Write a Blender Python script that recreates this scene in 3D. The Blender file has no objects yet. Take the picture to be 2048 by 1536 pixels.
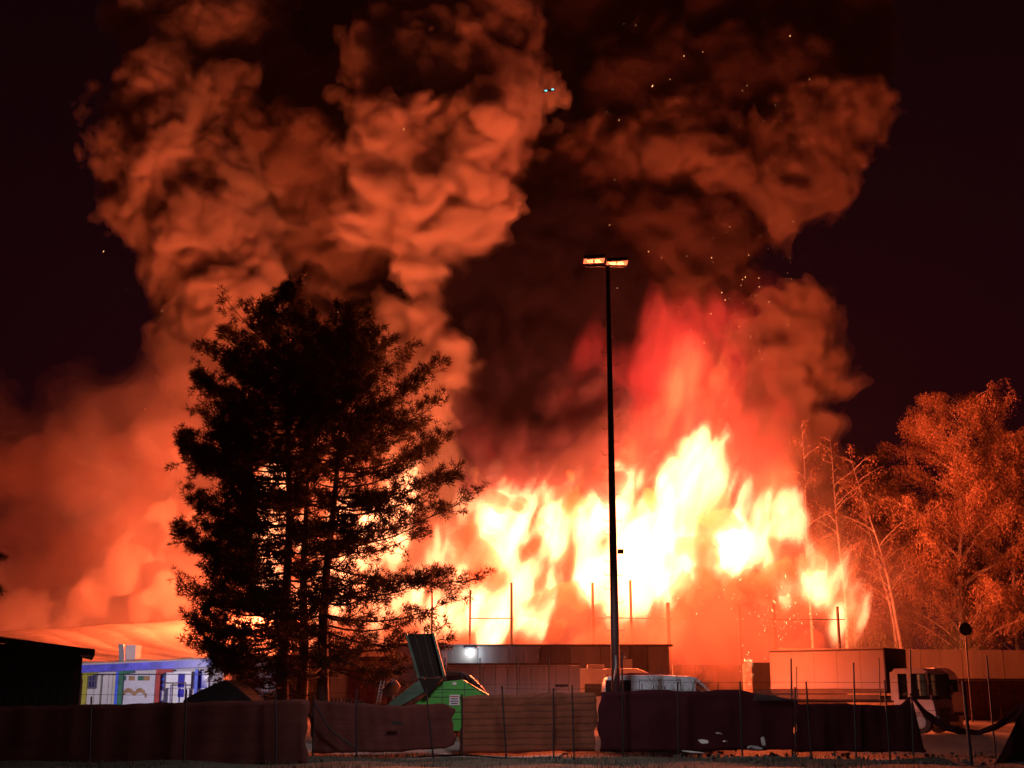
import bpy, bmesh, math, random
import numpy as np
from mathutils import Vector, Matrix, Euler

# ------------------------------------------------------------------ camera, world, light
scn = bpy.context.scene
COL = scn.collection
F_PX = 2500.0
EYE = 2.0
HOR = 1388.0
TH = math.atan((HOR - 768.0) / F_PX)
cam_d = bpy.data.cameras.new("camera")
cam = bpy.data.objects.new("camera", cam_d)
COL.objects.link(cam)
cam.location = (0, 0, EYE)
cam.rotation_euler = (math.pi / 2 + TH, 0, 0)
cam_d.sensor_width = 36.0
cam_d.lens = 36.0 * F_PX / 2048.0
cam_d.clip_start = 0.1
cam_d.clip_end = 3000.0
scn.camera = cam

world = bpy.data.worlds.new("World")
scn.world = world
world.use_nodes = True
wn = world.node_tree
wn.nodes.clear()
wo = wn.nodes.new("ShaderNodeOutputWorld")
wb = wn.nodes.new("ShaderNodeBackground")
wr = wn.nodes.new("ShaderNodeValToRGB")
wt = wn.nodes.new("ShaderNodeTexCoord")
wx = wn.nodes.new("ShaderNodeSeparateXYZ")
wn.links.new(wt.outputs["Generated"], wx.inputs[0])
wn.links.new(wx.outputs["Z"], wr.inputs[0])
wn.links.new(wr.outputs[0], wb.inputs[0])
wn.links.new(wb.outputs[0], wo.inputs[0])
wr.color_ramp.elements[0].position = 0.0
wr.color_ramp.elements[0].color = (0.0080, 0.0006, 0.0026, 1)
wr.color_ramp.elements[1].position = 0.55
wr.color_ramp.elements[1].color = (0.0012, 0.0005, 0.0013, 1)
wb.inputs[1].default_value = 1.0

scn.view_settings.view_transform = "Standard"
scn.view_settings.look = "None"
scn.view_settings.exposure = 0.0
scn.view_settings.gamma = 1.0
scn.render.engine = "CYCLES"
cy = scn.cycles
cy.use_denoising = True
cy.volume_bounces = 2
cy.max_bounces = 6
cy.diffuse_bounces = 2
cy.glossy_bounces = 2
cy.transmission_bounces = 4
cy.transparent_max_bounces = 24
cy.volume_max_steps = 256
cy.sample_clamp_indirect = 4.0
cy.use_light_tree = True
cy.use_adaptive_sampling = True
cy.adaptive_threshold = 0.03


def P(x, y, D):
    """world point that photograph pixel (x, y) shows at distance D along +Y"""
    a = (x - 1024.0) / F_PX
    b = (768.0 - y) / F_PX
    fy = math.cos(TH) - b * math.sin(TH)
    fz = math.sin(TH) + b * math.cos(TH)
    k = D / fy
    return Vector((a * k, D, EYE + fz * k))


def PXM(D, y=1388.0):
    """photograph pixels per metre at distance D"""
    b = (768.0 - y) / F_PX
    k = D / (math.cos(TH) - b * math.sin(TH))
    return F_PX / k


# the fire's own light: lamps standing inside the flames
FIRE = (1.0, 0.132, 0.040)


def fire_lamp(x, y, D, watts, size=1.2, col=FIRE):
    d = bpy.data.lights.new("fire_light", "POINT")
    d.energy = watts
    d.color = col
    d.shadow_soft_size = size
    o = bpy.data.objects.new("fire_light", d)
    o.location = P(x, y, D)
    COL.objects.link(o)
    return o


for (x_, y_, D_, w_) in [
    (480, 1235, 83, 85000), (535, 1010, 84, 42000), (545, 1200, 84, 45000), (700, 1090, 82, 42000), (880, 1180, 82, 30000),
    (1010, 1110, 82, 52000), (1160, 1090, 80, 60000), (1270, 1060, 79, 90000),
    (1385, 965, 80, 110000), (1510, 1085, 81, 50000), (1665, 1215, 84, 60000),
]:
    fire_lamp(x_, y_, D_, w_ * 0.385)
fire_lamp(1365, 775, 87, 9000, 1.0, (1.0, 0.08, 0.04))
fire_lamp(1484, 1336, 49, 1500, 0.25)


# ------------------------------------------------------------------ helpers
def link(o, parent=None):
    COL.objects.link(o)
    if parent is not None:
        o.parent = parent
    return o


def tag(o, label=None, cat=None, group=None, kind=None):
    if label: o["label"] = label
    if cat: o["category"] = cat
    if group: o["group"] = group
    if kind: o["kind"] = kind
    return o
# ------------------------------------------------------------------ smoke and fire
import openvdb as vdb

_rng = np.random.RandomState(7)
_perm = _rng.permutation(256).astype(np.int32)
_perm = np.concatenate([_perm, _perm])
_g3 = _rng.normal(size=(256, 3)).astype(np.float32)
_g3 /= np.linalg.norm(_g3, axis=1)[:, None]


def perlin(p):
    """gradient noise, p (n,3) float32 -> about -1..1"""
    pi = np.floor(p).astype(np.int32)
    f = (p - pi).astype(np.float32)
    u = f * f * f * (f * (f * 6 - 15) + 10)
    out = np.zeros(len(p), np.float32)
    xi, yi, zi = pi[:, 0] & 255, pi[:, 1] & 255, pi[:, 2] & 255
    for dx in (0, 1):
        wx_ = u[:, 0] if dx else 1 - u[:, 0]
        a = _perm[(xi + dx) & 255]
        for dy in (0, 1):
            wy_ = u[:, 1] if dy else 1 - u[:, 1]
            b = _perm[(a + yi + dy) & 255]
            for dz in (0, 1):
                wz_ = u[:, 2] if dz else 1 - u[:, 2]
                h = _perm[(b + zi + dz) & 255]
                g = _g3[h]
                out += wx_ * wy_ * wz_ * (g[:, 0] * (f[:, 0] - dx) + g[:, 1] * (f[:, 1] - dy) + g[:, 2] * (f[:, 2] - dz))
    return out * 1.6


def cloud_mesh(name, blobs, vox, amps, k=1.0, warp=0.0, stretch=(1, 1, 1), seed=0, isos=(0.0,), shear=0.0):
    """blobs: (centre, radius, (sx,sy,sz)); amps: [(wavelength, amplitude)] of rounded billow noise"""
    c = np.array([tuple(b[0]) for b in blobs], np.float32)
    r = np.array([b[1] for b in blobs], np.float32)
    s = np.array([b[2] for b in blobs], np.float32)
    pad = sum(a for _, a in amps) + warp + 2 * vox
    lo = (c - r[:, None] * s - pad).min(0)
    hi = (c + r[:, None] * s + pad).max(0)
    n = np.ceil((hi - lo) / vox).astype(int) + 1
    Fd = np.full(n, 99.0, np.float32)
    ax = [lo[i] + np.arange(n[i], dtype=np.float32) * vox for i in range(3)]
    reach = pad + 1.0
    for ci, ri, si in zip(c, r, s):
        a0 = np.maximum(((ci - ri * si - reach - lo) / vox).astype(int), 0)
        a1 = np.minimum(((ci + ri * si + reach - lo) / vox).astype(int) + 2, n)
        X = (ax[0][a0[0]:a1[0]] - ci[0])[:, None, None] / si[0]
        Y = (ax[1][a0[1]:a1[1]] - ci[1])[None, :, None] / si[1]
        Z = (ax[2][a0[2]:a1[2]] - ci[2])[None, None, :] / si[2]
        d = (np.sqrt(X * X + Y * Y + Z * Z) - ri) * min(si)
        v = Fd[a0[0]:a1[0], a0[1]:a1[1], a0[2]:a1[2]]
        h = np.clip(0.5 + 0.5 * (v - d) / k, 0, 1)
        v[...] = v * (1 - h) + d * h - k * h * (1 - h)
    band = np.abs(Fd) < pad + 0.5
    idx = np.argwhere(band)
    pts = (idx * vox + lo).astype(np.float32) / np.array(stretch, np.float32) + seed * 17.3
    val = Fd[band]
    if shear:
        pts[:, 0] -= pts[:, 2] * shear * stretch[2]
    if warp:
        q = pts / 7.0
        w_ = np.stack([perlin(q + 31.7), perlin(q + 57.1), perlin(q + 91.3)], 1) * warp
        pts = pts + w_
    for i, (L, A) in enumerate(amps):
        nz = perlin(pts / L + 13.1 * i)
        val = val - A * (1.9 * np.abs(nz) - 0.45)
    Fd[band] = val
    Fd[0] = Fd[-1] = 9; Fd[:, 0] = Fd[:, -1] = 9; Fd[:, :, 0] = Fd[:, :, -1] = 9
    g = vdb.FloatGrid(background=9.0)
    g.copyFromArray(np.clip(Fd, -9, 9))
    VP, VQ, MI, off = [], [], [], 0
    for mi, iso in enumerate(isos):
        vp, vt, vq = g.convertToPolygons(isovalue=iso, adaptivity=0.0)
        VP.append(vp * vox + lo)
        VQ.append(vq.astype(np.int64) + off)
        MI.append(np.full(len(vq), mi, np.int32))
        off += len(vp)
    vp, vq, mi = np.concatenate(VP), np.concatenate(VQ), np.concatenate(MI)
    me = bpy.data.meshes.new(name)
    nv, nf = len(vp), len(vq)
    me.vertices.add(nv)
    me.vertices.foreach_set("co", vp.astype(np.float32).ravel())
    me.loops.add(nf * 4)
    me.loops.foreach_set("vertex_index", vq.astype(np.int32).ravel())
    me.polygons.add(nf)
    me.polygons.foreach_set("loop_start", (np.arange(nf) * 4).astype(np.int32))
    me.polygons.foreach_set("material_index", mi)
    me.update(calc_edges=True)
    print(name, nv, nf)
    return me


def vol_mat(name, scat=None, dens=0.0, aniso=0.0, emit=None, strength=0.0, absorb=None):
    m = bpy.data.materials.new(name)
    m.use_nodes = True
    nt = m.node_tree
    nt.nodes.clear()
    out = nt.nodes.new("ShaderNodeOutputMaterial")
    if emit is not None and scat is None:
        e = nt.nodes.new("ShaderNodeEmission")
        e.inputs[0].default_value = (*emit, 1)
        e.inputs[1].default_value = strength
        nt.links.new(e.outputs[0], out.inputs["Volume"])
    else:
        v = nt.nodes.new("ShaderNodeVolumePrincipled")
        v.inputs["Color"].default_value = (*scat, 1)
        v.inputs["Density"].default_value = dens
        v.inputs["Anisotropy"].default_value = aniso
        if emit is not None:
            v.inputs["Emission Color"].default_value = (*emit, 1)
            v.inputs["Emission Strength"].default_value = strength
        nt.links.new(v.outputs[0], out.inputs["Volume"])
    return m


def cloud(name, label, cat, px_blobs, D, mat, vox=0.45, amps=((6.0, 1.6), (2.8, .8), (1.3, .35)), subs=0, **kw):
    bl = []
    if subs:
        rs_ = random.Random(kw.get("seed", 0) * 7 + 3)
        extra = []
        for b in px_blobs:
            x, y, r = b[:3]
            d0 = b[3] if len(b) > 3 else 0.0
            for _ in range(subs):
                u1, u2 = rs_.uniform(0, 6.283), rs_.uniform(-1, .35)
                cr = math.sqrt(1 - u2 * u2)
                extra.append((x + r * .88 * cr * math.cos(u1), y + r * .88 * cr * math.sin(u1), r * rs_.uniform(.26, .48), d0 + u2 * .88 * r / 27.0))
        px_blobs = list(px_blobs) + extra
    for b in px_blobs:
        x, y, r = b[:3]
        Db = D + (b[3] if len(b) > 3 else 0.0)
        s = b[4] if len(b) > 4 else (1, 1, 1)
        bl.append((P(x, y, Db), r / PXM(Db, y), s))
    me = cloud_mesh(name, bl, vox, amps, **kw)
    for m in (mat if isinstance(mat, (list, tuple)) else [mat]):
        me.materials.append(m)
    o = bpy.data.objects.new(name, me)
    link(o)
    tag(o, label, cat, kind="stuff")
    return o




def smoke(name, colour, dens, shells=((0.0, .70), (0.28, .21), (0.8, .09))):
    """one smoke as nested shells: thin at the rim, dense inside"""
    return [vol_mat(name, colour, dens * f) for _, f in shells]


ISO = (0.0, 0.28, 0.8)
SM_PALE = smoke("smoke_pale", (0.88, 0.80, 0.72), 2.1)
SM_BROWN = smoke("smoke_brown", (0.66, 0.55, 0.46), 1.8)
SM_MID = smoke("smoke_mid_brown", (0.50, 0.40, 0.33), 1.4)
SM_DARK = smoke("smoke_dark_brown", (0.24, 0.17, 0.15), 1.1)  # brown smoke; shade of the dark masses is put into its low albedo
SM_SOOT_SHADE = smoke("smoke_soot_shade", (0.055, 0.042, 0.07), 1.1)  # sooty smoke, its albedo also standing in for unlit recesses
SM_HAZE = smoke("smoke_haze", (0.80, 0.68, 0.64), 0.10, ((0, .45), (1.2, .33), (2.6, .22)))
SM_THIN = vol_mat("smoke_thin", (0.42, 0.26, 0.21), 0.13)

BIG = ((9.0, 1.2), (4.2, 1.15), (2.0, .85), (1.0, .50), (.5, .18))
MED = ((5.0, 1.0), (2.5, .9), (1.2, .5), (.6, .2))

cloud("smoke_plume", "tall orange-lit smoke column on the left rising beside the pine", "smoke plume", [
    (420, 1150, 70, 2), (415, 1000, 60, 2), (410, 900, 55, 2), (410, 800, 45), (430, 720, 70), (395, 640, 60), (450, 560, 90), (400, 520, 70), (380, 450, 95),
    (320, 330, 92), (290, 215, 72), (390, 250, 120, 3), (430, 360, 110, 2), (490, 430, 95, 3), (325, 100, 70, 2), (420, 90, 120, 5),
    (520, 130, 90, 8), (340, -50, 90, 4), (480, -50, 120, 8), (500, 560, 70, 3), (480, 660, 60, 4), (275, 310, 36), (350, 540, 36),
    (290, 400, 50), (560, 200, 60, 8), (560, 330, 60, 5), (300, 270, 80), (340, 160, 70, 1), (300, 20, 60, 2), (400, 480, 80), (440, 640, 60), (420, 560, 70), (350, 600, 28), (385, 690, 40),
], 104, SM_PALE, subs=7, isos=ISO, seed=1, vox=.29, amps=BIG, warp=1.4)
cloud("smoke_plume", "hanging bright orange lobe of smoke in the upper middle", "smoke plume", [
    (860, 450, 70), (800, 390, 75), (920, 390, 85), (820, 290, 80), (945, 280, 90), (775, 180, 60, 2), (900, 160, 95, 2),
    (985, 190, 80, 3), (850, 60, 90, 5), (960, 40, 100, 6), (870, 500, 36), (740, 330, 55, 3), (760, 100, 50, 4), (900, -60, 110, 8),
    (1000, 330, 45, 4), (830, 470, 40), (760, 430, 45),
], 98, SM_PALE, subs=7, isos=ISO, seed=2, vox=.29, amps=BIG, warp=1.4)
cloud("smoke_plume", "middle billows of brown smoke bridging the two bright columns", "smoke plume", [
    (530, 275, 42), (590, 300, 55), (655, 335, 60), (700, 380, 60), (600, 400, 55, 3), (640, 470, 60, 3), (700, 500, 50, 2),
    (560, 370, 60, 4), (640, 260, 60, 5), (700, 260, 60, 4), (590, 500, 50, 4), (720, 440, 50), (680, 550, 40, 2), (560, 600, 60, 5), (640, 620, 60, 5), (560, 480, 70, 4), (720, 300, 60, 3), (620, 200, 60, 6), (690, 180, 60, 6), (500, 330, 60, 3),
], 103, SM_BROWN, subs=7, isos=ISO, seed=3, vox=.29, amps=MED, warp=1.4)
cloud("smoke_plume", "narrow bright smoke streak rising right of the pine top", "smoke plume", [
    (850, 585, 22), (858, 630, 28), (872, 690, 38), (885, 750, 55), (860, 800, 60), (800, 640, 36, 2), (825, 700, 42, 2), (790, 690, 26, 2),
    (920, 760, 40, 1), (800, 780, 50, 3), (880, 540, 14, -1), (800, 940, 80, 2), (860, 1000, 60, 3),
], 99, SM_PALE, subs=7, isos=ISO, seed=4, vox=0.3, amps=((4.0, 1.1), (2.0, .8), (1.0, .42), (.5, .15)), warp=1.0)
cloud("smoke_plume", "black sooty and shaded smoke filling the middle above the flames", "smoke plume", [
    (1060, 600, 130), (1000, 740, 110), (1110, 470, 110), (960, 590, 70), (1060, 860, 110), (1150, 720, 110), (700, 600, 130, 8),
    (600, 480, 120, 12), (620, 110, 130, 14), (700, 0, 130, 14), (640, 200, 90, 12), (1100, 330, 90, 10), (1160, 180, 120, 10),
    (1100, 40, 120, 12), (960, 870, 70, -2), (1130, 900, 80), (1030, 930, 60), (920, 560, 60, -3), (1000, 520, 60, -1),
    (820, 560, 70, 5), (760, 520, 70, 6), (1230, 820, 80), (1180, 620, 90, -1), (960, 660, 60, -2), (980, 760, 60, -3), (910, 880, 60, 1),
], 103, SM_SOOT_SHADE, subs=4, isos=ISO, seed=5, amps=BIG, warp=1.4)
cloud("smoke_plume", "broad dim smoke shelf spreading across the upper right", "smoke plume", [
    (1160, 340, 70), (1250, 340, 75), (1350, 300, 90), (1450, 330, 75), (1550, 330, 80), (1640, 290, 85), (1690, 250, 62), (1620, 370, 55),
    (1575, 435, 30, -1), (1540, 395, 42), (1120, 300, 50, 2), (1720, 210, 40, 2), (1690, 190, 40, 3), (1240, 400, 40),
], 105, SM_MID, subs=7, isos=ISO, seed=6, vox=.31, amps=BIG, warp=1.4)
cloud("smoke_plume", "dark brown smoke column right of the lamp mast top", "smoke plume", [
    (1230, 490, 95), (1330, 500, 100), (1430, 500, 80), (1290, 610, 90), (1400, 600, 80), (1460, 580, 45), (1200, 590, 70), (1350, 420, 90, 4),
    (1470, 660, 50, 2), (1150, 440, 60), (1450, 190, 130, 4), (1300, 180, 120, 4), (1590, 170, 110, 4), (1200, 80, 130, 8), (1450, 50, 140, 8), (1640, 60, 100, 6), (1700, 120, 60, 5), (1300, -60, 140, 10), (1550, -60, 140, 10), (1380, 700, 90, 4), (1280, 720, 80, 3), (1500, 760, 60, 3),
], 105, SM_DARK, subs=7, isos=ISO, seed=7, amps=BIG, warp=1.4)
cloud("smoke_plume", "brownish smoke column rising left of the birch trees", "smoke plume", [
    (1570, 650, 46), (1615, 665, 52), (1635, 720, 40), (1662, 768, 20), (1640, 760, 20), (1570, 760, 70), (1590, 860, 68), (1600, 950, 62), (1560, 1030, 60),
    (1590, 1100, 40), (1520, 690, 46, 1), (1590, 610, 30), (1520, 900, 60, 2), (1530, 820, 50, 2), (1640, 1180, 30, 1), (1560, 1180, 40, 2),
], 100, SM_MID, subs=7, isos=ISO, seed=8, amps=MED, vox=.29, warp=1.4)
cloud("smoke_haze", "soft drifting smoke low on the left behind the dark shed", "smoke", [
    (330, 1230, 140), (200, 1250, 120), (60, 1270, 110), (300, 1100, 130), (360, 950, 110), (250, 980, 110), (330, 840, 70), (180, 900, 90, 4),
    (-60, 1250, 120), (60, 950, 90, 6), (-40, 900, 90, 6), (430, 1200, 120), (120, 1130, 70, 6), (600, 1250, 120), (600, 1050, 120), (760, 1150, 120), (700, 950, 120),
], 97, SM_HAZE, isos=(0, 1.2, 2.6), seed=9, vox=0.55, amps=((10.0, 3.4), (5, 2.2), (2.5, 1.2), (1.3, .5)), warp=1.5)
cloud("smoke_wisp", "translucent brown smoke rolling low in front of the burning hall", "smoke", [
    (1150, 1230, 50), (1230, 1270, 50), (1330, 1260, 60), (1430, 1220, 70), (1400, 1310, 60), (1500, 1250, 60), (1560, 1290, 60), (1290, 1330, 40),
    (1150, 1310, 40), (1620, 1290, 40), (1080, 1300, 26), (930, 1290, 26), (1380, 1180, 30), (1460, 1180, 30), (1400, 1060, 40, 3), (1440, 1020, 30, 3),
    (1600, 1220, 40), (1470, 1330, 50),
], 75, SM_THIN, seed=21, vox=.3, amps=((5.0, 1.2), (2.5, .7), (1.2, .35)), warp=1.5)
cloud("smoke_wisp", "dark curl of smoke crossing the left flames", "smoke", [
    (945, 1090, 20), (955, 1115, 20), (970, 1140, 18), (985, 1155, 10), (930, 1075, 12),
], 81, SM_DARK, subs=7, isos=ISO, seed=22, vox=.2, amps=((1.6, .35), (.8, .2)))

# flames, and fire-lit smoke given a glow of its own



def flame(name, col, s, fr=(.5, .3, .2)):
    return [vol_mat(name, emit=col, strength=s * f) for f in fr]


FL_CORE = flame("flame_core", (1.0, 0.34, 0.14), 2.2, (.62, .28, .10))
FL_MID = flame("flame_orange", (1.0, 0.17, 0.045), 0.30)
FL_SMOKE_RED = flame("flame_smoke_red", (1.0, 0.045, 0.030), 0.12)  # dim flame and fire-lit thin smoke, the red light put in as emission
FL_LIT_SMOKE = flame("lit_smoke_glow", (1.0, 0.085, 0.030), 0.055)  # smoke lit by the fire, its light put in as emission

core = [
    (1000, 1105, 48), (1040, 1075, 30), (960, 1065, 22), (1110, 1090, 34), (1105, 1040, 22), (1090, 995, 12), (1075, 1010, 12), (1180, 1080, 38),
    (1230, 1040, 38), (1240, 1010, 24), (1275, 1100, 65), (1200, 1140, 45), (1330, 1085, 45), (1310, 1150, 45), (1270, 1180, 44), (1190, 1180, 26), (1230, 1205, 26), (1340, 1140, 34), (1350, 1030, 26), (1375, 985, 34),
    (1360, 1010, 30), (1405, 935, 20), (1415, 895, 11), (1435, 970, 16), (1400, 965, 30),
    (1470, 1110, 22), (1515, 1090, 34), (1530, 1060, 20), (1438, 1128, 9), (1535, 1100, 22),
    (970, 1258, 32), (1000, 1250, 26), (1060, 1230, 32), (1090, 1195, 22), (1040, 1195, 24), (945, 1220, 12), (985, 1200, 14), (1015, 1150, 14),
    (1640, 1183, 15), (1660, 1200, 17), (1680, 1226, 15), (1622, 1170, 12), (1650, 1190, 16), (1674, 1212, 16), (1684, 1244, 12), (1600, 1150, 10), (1575, 1165, 12), (1565, 1190, 10),
    (890, 1140, 16), (925, 1165, 16), (870, 1230, 14), (900, 1255, 16), (945, 1110, 10), (880, 1115, 12), (930, 1200, 10), (960, 1170, 10), (865, 1265, 10),
    (790, 990, 16), (745, 1060, 16), (780, 1100, 18), (700, 1210, 26), (800, 1225, 14), (730, 1130, 16), (620, 1240, 20), (540, 1000, 14), (545, 1110, 18),
    (590, 1080, 14), (540, 1200, 16), (680, 1050, 16), (640, 1160, 18), (750, 1240, 20), (820, 1230, 14),
]
SQ = (1, 1, 1.15)
_fr = random.Random(17)


def tongues(src, n, rmin, grow=.5):
    """ragged tongues rising from the burning masses"""
    out = []
    for x, y, r in src:
        if r < rmin:
            continue
        for _ in range(n):
            a = _fr.uniform(-2.6, -.5)
            cx = x + math.cos(a) * r * .9
            cy_ = y + math.sin(a) * r * .9
            ln = r * _fr.uniform(.7, 2.0) + 8
            lean = _fr.uniform(-.2, .65)
            w = r * _fr.uniform(.11, .24) + 1.5
            for q in range(5):
                v = q / 4
                out.append((cx + lean * ln * v + _fr.uniform(-2, 2), cy_ - ln * v, w * (1 - .75 * v), _fr.uniform(-1, 1), (1, 1, 1.5)))
    return out


TIN = dict(amps=((2.8, .95), (1.4, .72), (.7, .42), (.36, .20)), stretch=(1, 1, 2.6), k=.4, warp=1.6, vox=.19, shear=.28)
cloud("fire", "white hot core of the flames across the burning hall", "fire",
      [(x, y, r * (.93 if x > 940 else .72), 0, SQ) for x, y, r in core] + tongues(core, 5, 14), 86, FL_CORE, isos=(0, .22, .5), seed=11, **TIN)
cloud("fire", "orange flame tongues licking around the white hot core", "fire",
      [(x, y - 8, r + 11, 1, SQ) for x, y, r in core if r > 8] + tongues([(x, y - 8, r + 16) for x, y, r in core], 2, 30) +
      tongues([(1360, 790, 30), (1430, 790, 24), (1300, 880, 26), (1400, 860, 30)], 3, 20) +
      [(1360, 775, 27, 0), (1350, 800, 20, 0), (1435, 768, 15, 0), (1320, 850, 12), (1280, 960, 22), (1270, 915, 10), (1030, 960, 10), (1040, 985, 14),
       (1020, 920, 8), (1400, 1040, 36), (1420, 1080, 26), (1600, 1140, 12), (1570, 1180, 14), (1350, 1230, 18), (1340, 1270, 12), (1150, 1270, 10), (1235, 1275, 10), (1300, 1270, 14)], 86,
      FL_MID, isos=(0, .35, .8), seed=12, **TIN)
cloud("fire", "red glow put in for dim flame and fire-lit smoke above the flames beside the mast", "fire", [
    (1350, 780, 110), (1420, 760, 70), (1290, 850, 80), (1380, 900, 110), (1440, 850, 80), (1400, 680, 50), (1330, 680, 40), (1460, 940, 70), (1260, 960, 70), (1190, 990, 36),
    (1090, 975, 30), (1020, 950, 26), (1240, 800, 30), (1480, 1020, 60), (1530, 1010, 40), (1440, 640, 20), (1320, 650, 20), (1010, 1020, 40), (900, 1080, 40),
], 88, FL_SMOKE_RED, isos=(0, .5, 1.3), seed=13, vox=.35, amps=((6.0, 2.6), (3.0, 1.7), (1.5, .9), (.8, .45)), stretch=(1, 1, 1.7), k=1.5, warp=1.5)
cloud("fire", "orange glow put in for fire-lit smoke filling the hall behind its steel posts", "fire", [
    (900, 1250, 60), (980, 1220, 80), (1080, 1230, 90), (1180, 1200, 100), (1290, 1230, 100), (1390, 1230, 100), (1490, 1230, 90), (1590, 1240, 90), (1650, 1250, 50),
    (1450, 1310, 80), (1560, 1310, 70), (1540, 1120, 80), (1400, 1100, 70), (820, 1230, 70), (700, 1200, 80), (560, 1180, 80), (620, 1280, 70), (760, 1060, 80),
], 89, FL_LIT_SMOKE, isos=(0, .8, 1.8), seed=14, vox=.4, amps=((5.0, 1.8), (2.5, 1.0), (1.2, .4)), k=1.5, warp=1.4)

cloud("fire", "small fire flickering on the rubbish left of the box truck", "fire", [(1497, 1340, 6), (1500, 1328, 6), (1495, 1318, 4), (1503, 1350, 7), (1494, 1352, 5), (1540, 1375, 3), (1498, 1368, 6)], 50.5,
      FL_CORE[0], seed=15, vox=.05, amps=((.5, .12), (.25, .05)), stretch=(1, 1, 1.8), k=.08)
hz = bpy.data.meshes.new("haze")
hb = bmesh.new()
bmesh.ops.create_cube(hb, size=1.0)
bmesh.ops.scale(hb, vec=(170, 190, 100), verts=hb.verts)
bmesh.ops.translate(hb, vec=(0, 60, 47), verts=hb.verts)
hb.to_mesh(hz); hb.free()
hz.materials.append(vol_mat("thin_smoke_air", (0.85, 0.78, 0.80), 0.00007))
tag(link(bpy.data.objects.new("haze", hz)), "thin smoky air glowing around the fire", "haze", kind="stuff")

cloud("smoke_haze", "glowing thin smoke hanging over the hall and yard", "smoke", [
    (1300, 1200, 330), (1050, 1250, 230), (1560, 1230, 240), (1750, 1280, 160), (1300, 1000, 200), (850, 1280, 160), (1850, 1330, 90), (1450, 900, 130), (650, 1280, 130), (400, 1240, 150, 4), (180, 1270, 140, 5), (-20, 1290, 120, 6), (330, 1120, 130, 6),
], 76, vol_mat("glowing_thin_smoke", (0.80, 0.70, 0.66), 0.0030), seed=31, vox=1.2, amps=((9.0, 2.5), (4.0, 1.0)), k=4)

cloud("smoke_wisp", "rust-brown smoke streaks drifting across the flames", "smoke", [
    (1085, 1175, 9), (1070, 1195, 10), (1052, 1212, 10), (1030, 1232, 9), (1010, 1250, 8), (1095, 1150, 7), (1150, 1195, 24), (1130, 1170, 12),
    (1110, 1255, 18), (1080, 1265, 12), (1405, 1150, 30), (1365, 1200, 28), (1425, 1120, 24), (1480, 1180, 34), (1540, 1170, 26), (1390, 1100, 20), (1420, 1060, 22), (1450, 1040, 16), (1430, 1160, 22),
    (1140, 1000, 12), (1150, 970, 18), (1290, 980, 18), (1310, 1000, 12), (1560, 1150, 24), (1590, 1180, 18), (1620, 1120, 24), (1080, 1040, 8), (1050, 1010, 14), (1000, 1010, 18),
], 80, vol_mat("smoke_rust", (0.26, 0.13, 0.09), 0.8), seed=23, vox=.22, amps=((3.0, .9), (1.5, .6), (.7, .3)), warp=1.2, k=.6)

cloud("smoke_plume", "near-black smoke bulging low over the flames left of the mast", "smoke plume", [
    (1080, 880, 55), (1000, 870, 50), (1150, 850, 60), (1110, 930, 34), (970, 930, 34), (1180, 900, 30), (1050, 940, 26), (940, 820, 44), (1190, 790, 46), (1200, 950, 18),
], 84, SM_SOOT_SHADE, subs=5, isos=ISO, seed=24, vox=.3, amps=MED, warp=1.0)

cloud("smoke_haze", "darker rolling billows inside the low smoke on the left", "smoke", [
    (60, 1050, 60), (130, 1095, 50), (185, 985, 36), (20, 970, 60), (250, 905, 34), (90, 1170, 40), (150, 1180, 30), (300, 960, 26), (220, 1060, 34), (-40, 1060, 60),
    (40, 1190, 34), (270, 1010, 26), (330, 880, 30), (120, 900, 30),
], 88, vol_mat("smoke_dusky", (0.20, 0.13, 0.12), 0.16), subs=4, seed=33, vox=.4, amps=((5.0, 1.8), (2.5, 1.1), (1.2, .5)), warp=1.5)
cloud("smoke_haze", "pale orange billows glowing low above the membrane roof", "smoke", [
    (200, 1200, 34), (260, 1165, 30), (320, 1120, 34), (120, 1225, 30), (300, 1190, 34), (60, 1240, 26), (340, 1040, 30), (230, 1110, 20),
], 90, vol_mat("smoke_pale_thin", (0.84, 0.74, 0.66), 0.20), subs=5, seed=34, vox=.4, amps=((5.0, 1.6), (2.5, 1.0), (1.2, .5)), warp=1.5)
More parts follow.
